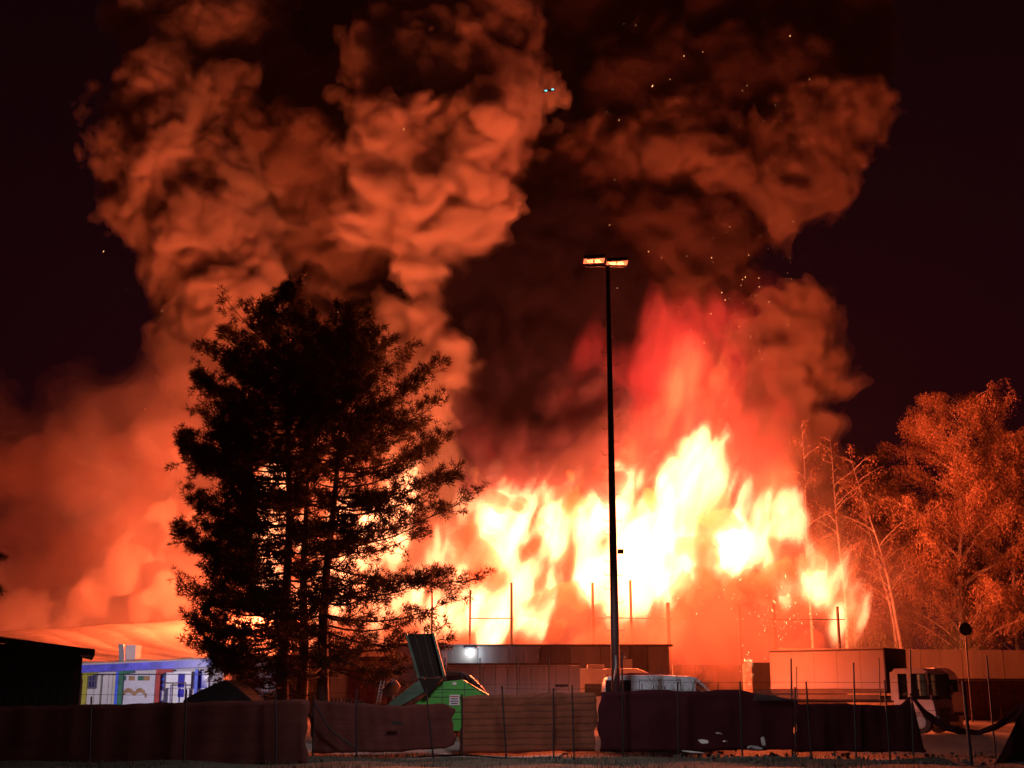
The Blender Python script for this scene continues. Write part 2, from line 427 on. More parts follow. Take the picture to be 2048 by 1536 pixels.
# ------------------------------------------------------------------ mesh tools and materials
class MB:
    """collects shapes, links them as one mesh object"""

    def __init__(self):
        self.v, self.f = [], []

    def add(self, vs, fs):
        o = len(self.v)
        self.v += [tuple(v) for v in vs]
        self.f += [tuple(i + o for i in f) for f in fs]
        return self

    def box(self, c, s, M=None):
        cx, cy_, cz = c
        hx, hy, hz = s[0] / 2, s[1] / 2, s[2] / 2
        vs = [Vector((cx + a * hx, cy_ + b * hy, cz + d * hz)) for a in (-1, 1) for b in (-1, 1) for d in (-1, 1)]
        if M is not None:
            vs = [M @ v for v in vs]
        return self.add(vs, [(0, 1, 3, 2), (4, 6, 7, 5), (0, 4, 5, 1), (2, 3, 7, 6), (0, 2, 6, 4), (1, 5, 7, 3)])

    def hexa(self, lo4, hi4):
        """box from four bottom corners and four top corners, both counter-clockwise seen from above"""
        return self.add(list(lo4) + list(hi4), [(3, 2, 1, 0), (4, 5, 6, 7), (0, 1, 5, 4), (1, 2, 6, 5), (2, 3, 7, 6), (3, 0, 4, 7)])

    def tube(self, pts, rs, n=6, cap=True):
        pts = [Vector(p) for p in pts]
        if not isinstance(rs, (list, tuple)):
            rs = [rs] * len(pts)
        base = len(self.v)
        up = Vector((0.13, 0.21, 1)).normalized()
        for i, p in enumerate(pts):
            d = (pts[min(i + 1, len(pts) - 1)] - pts[max(i - 1, 0)])
            d = d.normalized() if d.length > 1e-9 else Vector((0, 0, 1))
            a = d.cross(up)
            if a.length < 0.15:
                a = d.cross(Vector((1, 0, 0)))
            a.normalize()
            b = d.cross(a)
            for k in range(n):
                t = 2 * math.pi * k / n
                self.v.append(tuple(p + (a * math.cos(t) + b * math.sin(t)) * rs[i]))
        for i in range(len(pts) - 1):
            for k in range(n):
                q = base + i * n
                self.f.append((q + k, q + (k + 1) % n, q + n + (k + 1) % n, q + n + k))
        if cap:
            self.f.append(tuple(base + k for k in range(n)))
            self.f.append(tuple(base + (len(pts) - 1) * n + k for k in reversed(range(n))))
        return self

    def prism(self, prof, y0, y1):
        """profile of (x, z) points extruded from y0 to y1"""
        n = len(prof)
        vs = [(x, y0, z) for x, z in prof] + [(x, y1, z) for x, z in prof]
        fs = [tuple(range(n)), tuple(reversed(range(n, 2 * n)))]
        for i in range(n):
            j = (i + 1) % n
            fs.append((i, i + n, j + n, j))
        return self.add(vs, fs)

    def build(self, name, m, parent=None, bevel=0.0, smooth=False, M=None):
        me = bpy.data.meshes.new(name)
        vs = self.v if M is None else [tuple(M @ Vector(v)) for v in self.v]
        me.from_pydata(vs, [], self.f)
        bm = bmesh.new()
        bm.from_mesh(me)
        bmesh.ops.recalc_face_normals(bm, faces=bm.faces)
        if bevel > 0:
            bmesh.ops.bevel(bm, geom=list(bm.edges), offset=bevel, segments=2, affect="EDGES", profile=0.6)
        bm.to_mesh(me)
        bm.free()
        if smooth:
            for p in me.polygons:
                p.use_smooth = True
        me.materials.append(m)
        return link(bpy.data.objects.new(name, me), parent)


def empty(name, loc=(0, 0, 0), rz=0.0):
    o = bpy.data.objects.new(name, None)
    o.location = loc
    o.rotation_euler = (0, 0, rz)
    o.empty_display_size = 0.3
    return link(o)


def mat(name, col, rough=0.7, metal=0.0, var=0.25, scale=2.0, bump=0.0, bscale=20.0, spec=0.4, trans=0.0, col2=None, streak=False):
    m = bpy.data.materials.new(name)
    m.use_nodes = True
    nt = m.node_tree
    b = nt.nodes["Principled BSDF"]
    out = nt.nodes["Material Output"]
    b.inputs["Roughness"].default_value = rough
    b.inputs["Metallic"].default_value = metal
    b.inputs["Specular IOR Level"].default_value = spec
    tc = nt.nodes.new("ShaderNodeTexCoord")
    nz = nt.nodes.new("ShaderNodeTexNoise")
    nz.inputs["Scale"].default_value = scale
    nz.inputs["Detail"].default_value = 8
    nz.inputs["Roughness"].default_value = 0.65
    if streak:
        mp = nt.nodes.new("ShaderNodeMapping")
        mp.inputs["Scale"].default_value = (1, 1, 0.12)
        nt.links.new(tc.outputs["Object"], mp.inputs[0])
        nt.links.new(mp.outputs[0], nz.inputs["Vector"])
    else:
        nt.links.new(tc.outputs["Object"], nz.inputs["Vector"])
    rp = nt.nodes.new("ShaderNodeValToRGB")
    c2 = col2 or tuple(c * (1 - var) ** 2 for c in col)
    rp.color_ramp.elements[0].position = 0.32
    rp.color_ramp.elements[1].position = 0.68
    rp.color_ramp.elements[0].color = (*c2, 1)
    rp.color_ramp.elements[1].color = (*col, 1)
    nt.links.new(nz.outputs[0], rp.inputs[0])
    nt.links.new(rp.outputs[0], b.inputs["Base Color"])
    if bump > 0:
        n2 = nt.nodes.new("ShaderNodeTexNoise")
        n2.inputs["Scale"].default_value = bscale
        n2.inputs["Detail"].default_value = 6
        nt.links.new(tc.outputs["Object"], n2.inputs["Vector"])
        bp = nt.nodes.new("ShaderNodeBump")
        bp.inputs["Strength"].default_value = 0.8
        bp.inputs["Distance"].default_value = bump
        nt.links.new(n2.outputs[0], bp.inputs["Height"])
        nt.links.new(bp.outputs[0], b.inputs["Normal"])
    if trans > 0:
        tr = nt.nodes.new("ShaderNodeBsdfTranslucent")
        nt.links.new(rp.outputs[0], tr.inputs[0])
        mx = nt.nodes.new("ShaderNodeMixShader")
        mx.inputs[0].default_value = trans
        nt.links.new(b.outputs[0], mx.inputs[1])
        nt.links.new(tr.outputs[0], mx.inputs[2])
        nt.links.new(mx.outputs[0], out.inputs[0])
    return m


def glass(name, col=(0.8, 0.8, 0.8), opac=0.25, rough=0.05):
    m = bpy.data.materials.new(name)
    m.use_nodes = True
    nt = m.node_tree
    b = nt.nodes["Principled BSDF"]
    b.inputs["Base Color"].default_value = (0.02, 0.02, 0.025, 1)
    b.inputs["Roughness"].default_value = rough
    t = nt.nodes.new("ShaderNodeBsdfTransparent")
    t.inputs[0].default_value = (*col, 1)
    mx = nt.nodes.new("ShaderNodeMixShader")
    mx.inputs[0].default_value = opac
    nt.links.new(t.outputs[0], mx.inputs[1])
    nt.links.new(b.outputs[0], mx.inputs[2])
    nt.links.new(mx.outputs[0], nt.nodes["Material Output"].inputs[0])
    return m


def glow_mat(name, col, s):
    m = bpy.data.materials.new(name)
    m.use_nodes = True
    nt = m.node_tree
    nt.nodes.clear()
    e = nt.nodes.new("ShaderNodeEmission")
    e.inputs[0].default_value = (*col, 1)
    e.inputs[1].default_value = s
    o = nt.nodes.new("ShaderNodeOutputMaterial")
    nt.links.new(e.outputs[0], o.inputs[0])
    return m


R = random.Random(5)
M_BARK = mat("pine_bark", (.10, .06, .045), .9, bump=.02, bscale=9, scale=3)
M_NEEDLE = mat("pine_needles", (.055, .044, .022), .7, var=.3, scale=1.2, trans=.45)
M_BIRCHBARK = mat("birch_bark", (.38, .32, .27), .8, scale=3, var=.3)
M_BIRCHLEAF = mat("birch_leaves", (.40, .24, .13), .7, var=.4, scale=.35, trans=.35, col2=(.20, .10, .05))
M_BTWIG = mat("birch_twigs", (.20, .11, .06), .8)
M_TWIG = mat("twigs", (.10, .07, .05), .8)
M_CONC = mat("concrete", (.30, .27, .25), .85, var=.3, scale=.5, bump=.01, bscale=6, streak=True)
M_CONC2 = mat("weathered_concrete", (.20, .165, .14), .9, var=.35, scale=.6, bump=.01, bscale=6, streak=True)
M_STEEL = mat("rusty_steel", (.12, .08, .06), .6, metal=.3)
M_DARKMETAL = mat("dark_metal", (.035, .03, .03), .5, metal=.5)
M_GALV = mat("galvanised_steel", (.30, .30, .31), .45, metal=.7, scale=4)
M_WHITE = mat("white_paint", (.72, .72, .72), .35, var=.12, scale=1.0)
M_OFFWHITE = mat("off_white_wall", (.62, .58, .54), .8, var=.12, scale=.8)
M_MAST = mat("mast_red_glare", (.07, .025, .025), .6, metal=.2)  # dark mast, reddened to stand in for the fire's glare
M_VANPAINT = mat("cool_white_paint", (.58, .68, .76), .3, var=.18, scale=1.6)
M_BLACK = mat("black_rubber", (.02, .02, .02), .8)
M_GREEN = mat("green_paint", (.07, .40, .06), .45, var=.2, scale=1.5)
M_GREENDK = mat("dull_green_paint", (.07, .13, .09), .5, var=.3, scale=2)
M_HOPPER = mat("dark_hopper_steel", (.022, .014, .013), .8, var=.3, spec=.15)
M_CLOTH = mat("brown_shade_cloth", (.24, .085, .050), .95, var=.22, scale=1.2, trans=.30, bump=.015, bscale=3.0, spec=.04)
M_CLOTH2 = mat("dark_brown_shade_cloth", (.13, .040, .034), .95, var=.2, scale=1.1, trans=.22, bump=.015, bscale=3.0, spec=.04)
M_CLOTH3 = mat("black_cloth_red_glare", (.050, .011, .016), .95, var=.2, scale=1.1, trans=.12, bump=.015, bscale=3.0, spec=.04)  # black cloth with the red fire glare put into its colour
M_POST = mat("dark_post", (.03, .02, .02), .6, metal=.3)
M_GROUND = mat("yard_ground", (.16, .13, .11), .95, var=.35, scale=.6, bump=.03, bscale=5)
M_GRASS = mat("grass", (.07, .055, .035), .9, var=.4, scale=1.5, bump=.04, bscale=12)
M_GRAVEL = mat("gravel", (.34, .29, .27), .95, var=.3, scale=3, bump=.03, bscale=14)
M_GLASS = glass("window_glass")
M_DARKGLASS = glass("tinted_glass", (.3, .3, .3), .6)
M_BLUEGREY = mat("grey_sheet_metal", (.36, .36, .40), .5, var=.25, scale=.7, streak=True)
M_PANEL = mat("translucent_box_panel", (.66, .55, .50), .5, var=.08, scale=.7, trans=.42)
# ------------------------------------------------------------------ ground
def gz(x, y):
    """height of the ground"""
    t = min(max((y - 43.6) / 3.4, 0), 1)
    z = 0.55 * t * t * (3 - 2 * t)
    t = min(max((y - 50) / 12, 0), 1)
    z += 0.35 * t
    return z


def ground():
    xs = [-400, -120, -60] + [-30 + i * 1.5 for i in range(41)] + [60, 120, 400]
    ys = [-60, 0, 20] + [28 + i * 0.8 for i in range(50)] + [72, 80, 100, 150, 300, 900]
    me = MB()
    for y in ys:
        for x in xs:
            w = 0.05 * math.sin(x * 1.3 + y * .7) + .04 * math.sin(x * .6 - y * 1.9)
            me.v.append((x, y, gz(x, y) + w * (1 if y < 44 else .4)))
    n = len(xs)
    for j in range(len(ys) - 1):
        for i in range(n - 1):
            me.f.append((j * n + i, j * n + i + 1, (j + 1) * n + i + 1, (j + 1) * n + i))
    o = me.build("ground", M_GROUND, smooth=True)
    tag(o, kind="structure")


ground()


def patch(name, corners, m, lift=.02, n=14):
    """ground-hugging sheet between four ground corners (x, y), uneven rim"""
    a, b, c, d = [Vector(p) for p in corners]
    mb = MB()
    k = n * 2
    for j in range(n + 1):
        for i in range(k + 1):
            u, v = i / k, j / n
            p = (a * (1 - u) + b * u) * (1 - v) + (d * (1 - u) + c * u) * v
            if j in (0, n):
                p = p + Vector((0, R.uniform(-.25, .25)))
            w = 0.05 * math.sin(p.x * 1.3 + p.y * .7) + .04 * math.sin(p.x * .6 - p.y * 1.9)
            mb.v.append((p.x, p.y, gz(p.x, p.y) + w * (1 if p.y < 44 else .4) + lift + .02))
    for j in range(n):
        for i in range(k):
            q = j * (k + 1) + i
            mb.f.append((q, q + 1, q + k + 2, q + k + 1))
    o = mb.build(name, m, smooth=True)
    tag(o, kind="structure")
    return o


patch("gravel_track", [(-9, 41.5), (1.5, 41.8), (2.2, 45.6), (-9, 45.4)], M_GRAVEL, n=10)
patch("verge", [(-18, 30), (18, 30), (16, 40.8), (-16, 40.4)], M_GRASS, lift=.03, n=16)

# grass blades on the verge
def grass():
    n = 9000
    rs = np.random.RandomState(3)
    x = rs.uniform(-15, 15, n); y = rs.uniform(33, 42.5, n)
    keep = np.sin(x * .9 + 1.3 * np.sin(y)) + rs.normal(0, .6, n) > -.2
    x, y = x[keep], y[keep]
    V, Fc = [], []
    for i in range(len(x)):
        h = rs.uniform(.06, .22); a = rs.uniform(0, 6.28); w = .012
        z = gz(x[i], y[i]) + .02
        dx, dy = math.cos(a) * w, math.sin(a) * w
        lx, ly = rs.normal(0, .05, 2)
        V += [(x[i] - dx, y[i] - dy, z), (x[i] + dx, y[i] + dy, z), (x[i] + lx, y[i] + ly, z + h)]
        Fc.append((3 * i, 3 * i + 1, 3 * i + 2))
    me = bpy.data.meshes.new("grass")
    me.from_pydata(V, [], Fc)
    me.materials.append(M_GRASS)
    tag(link(bpy.data.objects.new("grass", me)), "short rough grass in front of the cloth covered fence", "grass", kind="stuff")


grass()


# ------------------------------------------------------------------ buildings
def qd(x0, x1, y0, y1, D, t=.2, D1=None):
    """upright slab whose face shows pixels x0..x1, y0 (top)..y1 at distance D, t thick behind"""
    D1 = D if D1 is None else D1
    a, b = P(x0, y1, D), P(x1, y1, D1)
    zt0, zt1 = P(x0, y0, D).z, P(x1, y0, D1).z
    zb = min(a.z, b.z)
    lo = [Vector((a.x, D, zb)), Vector((b.x, D1, zb)), Vector((b.x, D1 + t, zb)), Vector((a.x, D + t, zb))]
    hi = [Vector((p.x, p.y, zt0 if i in (0, 3) else zt1)) for i, p in enumerate(lo)]
    return lo, hi


def slab(name, m, parent, x0, x1, y0, y1, D, t=.2, D1=None, zb=None, bevel=0):
    lo, hi = qd(x0, x1, y0, y1, D, t, D1)
    if zb is not None:
        lo = [Vector((p.x, p.y, zb)) for p in lo]
    return MB().hexa(lo, hi).build(name, m, parent, bevel=bevel)


G0 = 0.4
# dark shed, left edge
t = empty("shed", P(60, 1388, 46)); t.location.z = 0
tag(t, "black unlit shed with sloping roof at the left edge of the yard", "shed")
M_SHED = mat("tarred_boards", (.012, .009, .012), .9)
inv = Vector(t.location)


def rel(o, root):
    """keep world placing of a part whose mesh is in world coordinates"""
    o.data.transform(Matrix.Translation(-Vector(root.location)))
    return o


D_ = 46
for i in range(24):  # boards of the shed's front
    x0 = -60 + i * (210 / 24)
    rel(slab("board", M_SHED, t, x0, x0 + 8.1, 1284 + (x0 + 60) * .085, 1500, D_ + (0.0 if i % 2 else .03), .06, zb=G0 - .2), t)
a_, b_, c_, d_ = P(-60, 1400, D_ + .12), P(150, 1400, D_ + .12), P(148, 1400, D_ + 5), P(-60, 1400, D_ + 5)
zl, zr_ = P(-60, 1284, D_).z, P(150, 1302, D_).z
lo = [Vector((p.x, p.y, G0 - .2)) for p in (a_, b_, c_, d_)]
hi = [Vector((p.x, p.y, z)) for p, z in zip((a_, b_, c_, d_), (zl, zr_, zr_, zl))]
rel(MB().hexa(lo, hi).build("wall", M_SHED, t), t)
lo, hi = qd(-90, 192, 1262, 1275, D_ - .6, 6.5)
dz = P(192, 1298, D_).z - P(-90, 1262, D_).z
hi = [Vector((p.x, p.y, p.z + (0 if i in (0, 3) else dz))) for i, p in enumerate(hi)]
lo = [Vector((p.x, p.y, hi[i].z - .22)) for i, p in enumerate(lo)]
xf = P(186, 1298, D_ + 5.9).x
lo[2].x = hi[2].x = xf
rel(MB().hexa(lo, hi).build("roof", M_SHED, t), t)
rel(slab("gutter_end", M_OFFWHITE, t, 160, 178, 1309, 1313, D_ - .5, .1), t)

# colourful kiosk
M_BLUE = mat("blue_fascia", (.15, .15, .80), .35, var=.45, scale=1.6)
M_YEL = mat("yellow_green_paint", (.45, .42, .05), .6)
M_GRN = mat("deep_green_paint", (.03, .16, .09), .6)
M_RED = mat("red_paint", (.45, .04, .03), .6)
M_BLU = mat("strong_blue_paint", (.06, .13, .75), .5)
M_NAVY = mat("navy_door", (.03, .025, .14), .3)
M_TAN = mat("tan_mural_paint", (.42, .24, .11), .8)
M_MURAL = mat("pale_mural_ground", (.60, .58, .60), .8, var=.1)
M_ROOFM = mat("pale_membrane_roof", (.58, .46, .40), .7, var=.15, scale=.9, bump=.05, bscale=1.6)
D_ = 62
t = empty("kiosk", P(285, 1388, D_)); t.location.z = G0
tag(t, "low painted kiosk with blue fascia and red, green and yellow posts", "building")


def k(name, m, *a, **kw):
    return rel(slab(name, m, t, *a, **kw), t)


k("wall", M_OFFWHITE, 130, 440, 1334, 1480, D_ + .4, 3.0, zb=G0)
fa = k("fascia", M_BLUE, 156, 428, 1331, 1346, D_ - .5, .25, zb=None)
fa.data.transform(Matrix.Identity(4))
for v in fa.data.vertices:  # the fascia climbs to the right
    v.co.z += (v.co.x + 3.2) * .045
k("post", M_YEL, 156, 164, 1346, 1480, D_ - .3, .18, zb=G0)["label"] = "yellow-green post"
k("post", M_GRN, 228, 237, 1342, 1480, D_ - .3, .18, zb=G0)["label"] = "dark green post"
k("post", M_BLU, 222, 227.5, 1343, 1480, D_ - .3, .18, zb=G0)["label"] = "bright blue post"
k("post", M_RED, 303, 312, 1340, 1480, D_ - .3, .18, zb=G0)["label"] = "red post"
k("post", M_BLU, 382, 388, 1338, 1480, D_ - .3, .18, zb=G0)["label"] = "blue post at the right"
k("downpipe", M_GALV, 193, 195.5, 1348, 1480, D_ + .2, .1, zb=G0)
w = k("window", M_NAVY, 166, 191, 1349, 1375, D_ + .3, .06)
for i in range(4):
    rel(slab("bar", M_GALV, w, 170 + i * 6, 171 + i * 6, 1349, 1375, D_ + .24, .03), t)
rel(slab("bar", M_GALV, w, 166, 191, 1361, 1362, D_ + .23, .03), t)
for (fx0, fx1, fy0, fy1) in ((165, 192, 1348, 1376), (391, 415, 1343, 1377)):
    for q in ((fx0, fx1, fy0 - .8, fy0 + .6), (fx0, fx1, fy1 - .6, fy1 + .8), (fx0 - .6, fx0 + .8, fy0, fy1), (fx1 - .8, fx1 + .6, fy0, fy1)):
        rel(slab("frame", M_GALV, w, *q, D_ + .16, .1), t)
for x0 in (180, 208, 216, 268, 290, 420):
    k("joint_strip", M_GALV, x0, x0 + .7, 1346, 1480, D_ + .36, .03, zb=G0)
k("gutter", M_DARKMETAL, 156, 428, 1347.5, 1349, D_ - .3, .1)
for m_, xs_, ys_ in ((M_YEL, 164, 1346), (M_GRN, 237, 1342), (M_RED, 312, 1340)):
    mb = MB()
    for i in range(7):  # quarter arch bracket
        a0, a1 = i / 7, (i + 1) / 7
        y0 = ys_ + 11 * (1 - math.cos(a0 * 1.3)) * -.0 + 8 * (1 - a0) ** 2
        lo, hi = qd(xs_ + 30 * a0, xs_ + 30 * a1 + .4, ys_ - 1, ys_ + 3 + 9 * (1 - a0) ** 2, D_ - .25, .12)
        mb.hexa(lo, hi)
    rel(mb.build("arch_bracket", m_, t), t)
k("beam", M_RED, 312, 345, 1338.5, 1345, D_ - .28, .14)
mu = k("mural", M_MURAL, 238, 302, 1350, 1480, D_ + .28, .06, zb=G0)
for i, x0 in enumerate((240, 257, 275, 287)):
    rel(slab("picture", M_TAN if i % 2 else M_GRN, mu, x0, x0 + 12, 1352, 1361, D_ + .25, .02), t)
mb = MB()
for i in range(14):
    a = i / 13
    x = 243 + a * 46
    y = 1386 - 10 * abs(math.sin(a * math.pi * 2)) ** .7
    lo, hi = qd(x, x + 3.7, y, y + 9, D_ + .25, .02)
    mb.hexa(lo, hi)
rel(mb.build("painted_wave", M_TAN, mu), t)
rel(slab("painted_band", M_TAN, mu, 240, 245, 1385, 1405, D_ + .25, .02), t)
dr = k("door", M_NAVY, 314, 329, 1349, 1480, D_ + .3, .06, zb=G0)
for y0 in (1356, 1368):
    rel(slab("door_sign", M_BLU, dr, 315, 328, y0, y0 + 5, D_ + .26, .03), t)
mb = MB()
c0 = P(321, 1391, D_ + .26)
ring = [(c0.x + .2 * math.cos(q * .524), c0.z + .26 * math.sin(q * .524)) for q in range(12)]
mb.prism(ring, c0.y, c0.y + .03)
rel(mb.build("door_emblem", M_MURAL, dr), t)
pn = k("entrance_panel", M_WHITE, 331, 381, 1343, 1376, D_ - .1, .1)
k("entrance_panel", M_WHITE, 331, 353, 1377, 1480, D_ - .1, .1, zb=G0)
k("entrance_panel", M_WHITE, 354.5, 372, 1377, 1480, D_ - .1, .1, zb=G0)
M_BLUEGLINT = mat("glass_painted_blue_glint", (.05, .05, .5), .1, spec=1)  # reflections of blue lights painted as the glass's own colour
k("pane", M_BLUEGLINT, 355, 368, 1347, 1375, D_ - .16, .04)
k("pane", M_BLUEGLINT, 355, 367, 1378, 1394, D_ - .16, .04)
k("window", M_BLUEGLINT, 392, 414, 1344, 1376, D_ + .2, .06)
mb = MB()
for x0 in (330, 346, 372):
    mb.tube([P(x0, 1366, D_ - 1.2), Vector((P(x0, 1366, D_ - 1.2).x, D_ - 1.2, G0))], .03, 5)
mb.tube([P(330, 1366, D_ - 1.2), P(372, 1366, D_ - 1.2)], .03, 5)
o = mb.build("railing", M_STEEL); tag(o, "thin metal railing frame before the white kiosk entrance", "railing")

# membrane roof behind the fascia
mb = MB()
nx, ny = 110, 30
for j in range(ny + 1):
    for i in range(nx + 1):
        u, v = i / nx, j / ny
        x = (150 + 430 * u) * (1 - v) + (-90 + 700 * u) * v
        y = (1331 - 16 * u) * (1 - v) + (1272 - 45 * u) * v
        p = P(x, y, 61.6 + 26 * v)
        p.z += .03 * math.sin(u * 26 + v * 3) * (v > .02) + .03 * abs(math.sin(u * 31 + v * 9 + 2 * math.sin(v * 5))) * (v > .02)
        mb.v.append(tuple(p))
for j in range(ny):
    for i in range(nx):
        q = j * (nx + 1) + i
        mb.f.append((q, q + 1, q + nx + 2, q + nx + 1))
o = mb.build("roof", M_ROOFM, t, smooth=True); rel(o, t)
sm = o.modifiers.new("thick", "SOLIDIFY"); sm.thickness = .08; sm.offset = -1
vent = k("roof_vent", M_GALV, 238, 248, 1288, 1322, 61.9, .2)
for v in vent.data.vertices:
    v.co.x += (v.co.z - 3.2) * -.12
k("roof_vent", M_ROOFM, 249, 270, 1290, 1324, 62.6, .9)
# beacon light that tints the kiosk's front blue


def spot(name, at, to, watts, col, cone, soft=.2):
    bl = bpy.data.lights.new(name, "SPOT"); bl.energy = watts; bl.color = col; bl.shadow_soft_size = soft
    bl.spot_size = math.radians(cone); bl.spot_blend = .3
    o = link(bpy.data.objects.new(name, bl)); o.location = at
    o.rotation_euler = (Vector(to) - Vector(at)).to_track_quat("-Z", "Y").to_euler()


spot("blue_beacon", P(300, 1352, 53), P(290, 1352, 62), 800, (.15, .17, 1), 62)
spot("yard_lamp", P(230, 1330, 53), P(275, 1385, 62), 2000, (1, .86, .84), 62)

# tarpaulin heap before the kiosk
mb = MB()
pr = [(372, 1400), (400, 1384), (430, 1370), (455, 1360), (478, 1372), (498, 1390), (510, 1400)]
pts = [(P(x, y, 50).x, P(x, y, 50).z) for x, y in pr]
pts = [(pts[0][0], G0)] + pts + [(pts[-1][0], G0)]
mb.prism(pts, 49.5, 52)
tag(mb.build("tarpaulin_heap", M_SHED, bevel=.08), "black peaked tarpaulin heap between the kiosk and the pines", "tarpaulin")

# low outbuilding behind the pine trunks
D_ = 66
t = empty("outbuilding", P(600, 1388, D_)); t.location.z = G0
tag(t, "low outbuilding behind the pine trunks with pale door and red gate", "building")
M_PINKW = mat("reddish_plaster", (.40, .22, .18), .9, var=.2, scale=.7, bump=.01)
M_OCHRE = mat("ochre_panel", (.40, .30, .10), .8, var=.2, streak=True)
M_GATE = mat("red_corrugated_sheet", (.40, .14, .11), .6, var=.3, streak=True)
k("wall", M_PINKW, 430, 780, 1322, 1480, D_, 5, zb=G0)
k("roof", M_STEEL, 422, 786, 1313, 1321, D_ - .4, 5.6)
gp = [(520, 1335), (532, 1331), (544, 1336), (548, 1345), (548, 1420), (516, 1420), (516, 1345)]
k("panel", M_BLUEGREY, 516, 548, 1334, 1480, D_ - .5, .3, zb=G0)
k("panel", M_OCHRE, 601, 629, 1345, 1480, D_ - .5, .3, zb=G0)["label"] = "ochre panel between the trunks"
k("panel", M_GATE, 572, 584, 1362, 1480, D_ - .5, .3, zb=G0)
dr = k("door", M_WHITE, 657, 688, 1340, 1480, D_ - .5, .25, zb=G0)
rel(slab("door_frame", M_BLUEGREY, dr, 688.5, 691, 1338, 1480, D_ - .55, .3, zb=G0), t)
for i in range(12):
    k("sheet", M_GATE, 692 + i * 4.8, 692 + i * 4.8 + 3.9, 1343 + (i % 2) * .6, 1480, D_ - .4 - (i % 2) * .05, .1, zb=G0)
la = P(659, 1328, D_ - .6)

# long low annex wall before the burning hall
D_ = 68
t = empty("annex", P(1060, 1388, D_)); t.location.z = G0
tag(t, "long flat concrete annex below the flames with a lit wall lamp", "building")
k("wall", M_PINKW, 786, 893, 1286, 1480, D_, 8, zb=G0)
xs_ = [893, 955, 1018, 1080, 1142, 1204, 1262, 1300, 1343]
for i in range(len(xs_) - 1):
    k("wall_panel", M_CONC if i % 3 else M_CONC2, xs_[i] + .5, xs_[i + 1] - .5, 1293, 1480, D_ + .02 * (i % 2), .3, zb=G0)
k("wall", M_CONC2, 893, 1343, 1295, 1480, D_ + .4, 8, zb=G0)
k("coping", M_CONC2, 780, 1346, 1288.5, 1292.5, D_ - .12, .6)
k("door", M_OFFWHITE, 1246, 1268, 1318, 1480, D_ - .12, .1, zb=G0)
wl = k("wall_lamp", M_GALV, 930, 950, 1294, 1297, D_ - .25, .25)
mb = MB()
c0 = P(940, 1304, D_ - .2)
mb.prism([(c0.x + .11 * math.cos(q * .785), c0.z + .14 * math.sin(q * .785)) for q in range(8)], c0.y - .05, c0.y + .05)
o = rel(mb.build("lamp_glass", glow_mat("lamp_light", (.80, .92, 1), 60), wl), t)
bl = bpy.data.lights.new("wall_lamp_light", "POINT"); bl.energy = 60; bl.color = (.62, .80, 1); bl.shadow_soft_size = .1
link(bpy.data.objects.new("wall_lamp_light", bl)).location = c0 + Vector((0, -.45, -.1))
for i in range(5):  # small fires on the parapet
    pass

# burning hall frame
D_ = 80
t = empty("burning_hall", P(1300, 1388, D_)); t.location.z = G0
tag(t, "burning hall reduced to bare steel posts and rails in the flames", "building")
for x, y0, y1, w in [(1023, 1165, 1480, 5), (938, 1180, 1480, 4), (1190, 1165, 1480, 5), (1268, 1160, 1480, 5), (1344, 1205, 1480, 7), (1490, 1208, 1480, 5), (1561, 1205, 1480, 6), (1692, 1213, 1480, 4), (860, 1180, 1480, 4)]:
    k("steel_post", M_STEEL, x - w / 2, x + w / 2, y0, y1, D_, .25, zb=G0)
for x0, x1, y in [(938, 1023, 1237), (1270, 1344, 1237), (1540, 1690, 1239), (1190, 1268, 1236)]:
    k("rail", M_STEEL, x0, x1, y - .8, y + .8, D_ - .1, .12)
k("wall", M_CONC2, 1350, 1700, 1330, 1480, D_ - 1, .3, zb=G0)
k("wall", M_CONC2, 480, 900, 1300, 1480, D_ + .5, .3, zb=G0)
k("burnt_box", M_CONC2, 1510, 1580, 1325, 1480, D_ - 6, 3, zb=G0)

# boundary walls on the right
M_DARKWALL = mat("dark_streaked_concrete", (.10, .075, .055), .95, var=.35, scale=.5, streak=True)  # concrete set dark so the truck stands out before it
D_ = 93
t = empty("boundary_wall", P(1850, 1388, D_)); t.location.z = G0
tag(t, "tall concrete panel wall glowing orange beneath the birches", "wall")
for i in range(13):
    x0 = 1560 + i * 42
    k("wall_panel", M_DARKWALL, x0, x0 + 41, 1296 + i * .4, 1480, D_ + .03 * (i % 2), .25, zb=G0)
D_ = 60
t = empty("low_wall", P(1990, 1388, D_)); t.location.z = G0
tag(t, "low dark red wall beside the parked van on the right", "wall")
for i in range(6):
    x0 = 1905 + i * 34
    k("wall_panel", mat("red_brown_boards", (.22, .08, .06), .9, var=.3), x0, x0 + 33, 1361, 1480, D_ + .03 * (i % 2), .2, zb=G0)
k("coping", M_CONC2, 1903, 2110, 1357, 1360.5, D_ - .05, .35)

# round mirror on a post
D_ = 58
t = empty("road_mirror", P(1931, 1388, D_)); t.location.z = G0
tag(t, "round dark sign disc on a post before the birch trunk", "sign")
c0 = P(1931, 1258, D_)
mb = MB(); mb.prism([(c0.x + .30 * math.cos(q * .314), c0.z + .30 * math.sin(q * .314)) for q in range(20)], D_, D_ + .04)
rel(mb.build("disc", M_DARKMETAL, t, bevel=.008), t)
rel(MB().tube([Vector((c0.x, D_ + .08, G0)), Vector((c0.x, D_ + .08, c0.z + .25))], .04, 8).build("post", M_GALV, t), t)

bl = bpy.data.lights.new("street_lamp_light", "SPOT"); bl.energy = 2300; bl.color = (1, .90, .93); bl.shadow_soft_size = 1.0
bl.spot_size = math.radians(150); bl.spot_blend = .12
link(bpy.data.objects.new("street_lamp_light", bl)).location = (0.5, 35.0, 8.5)
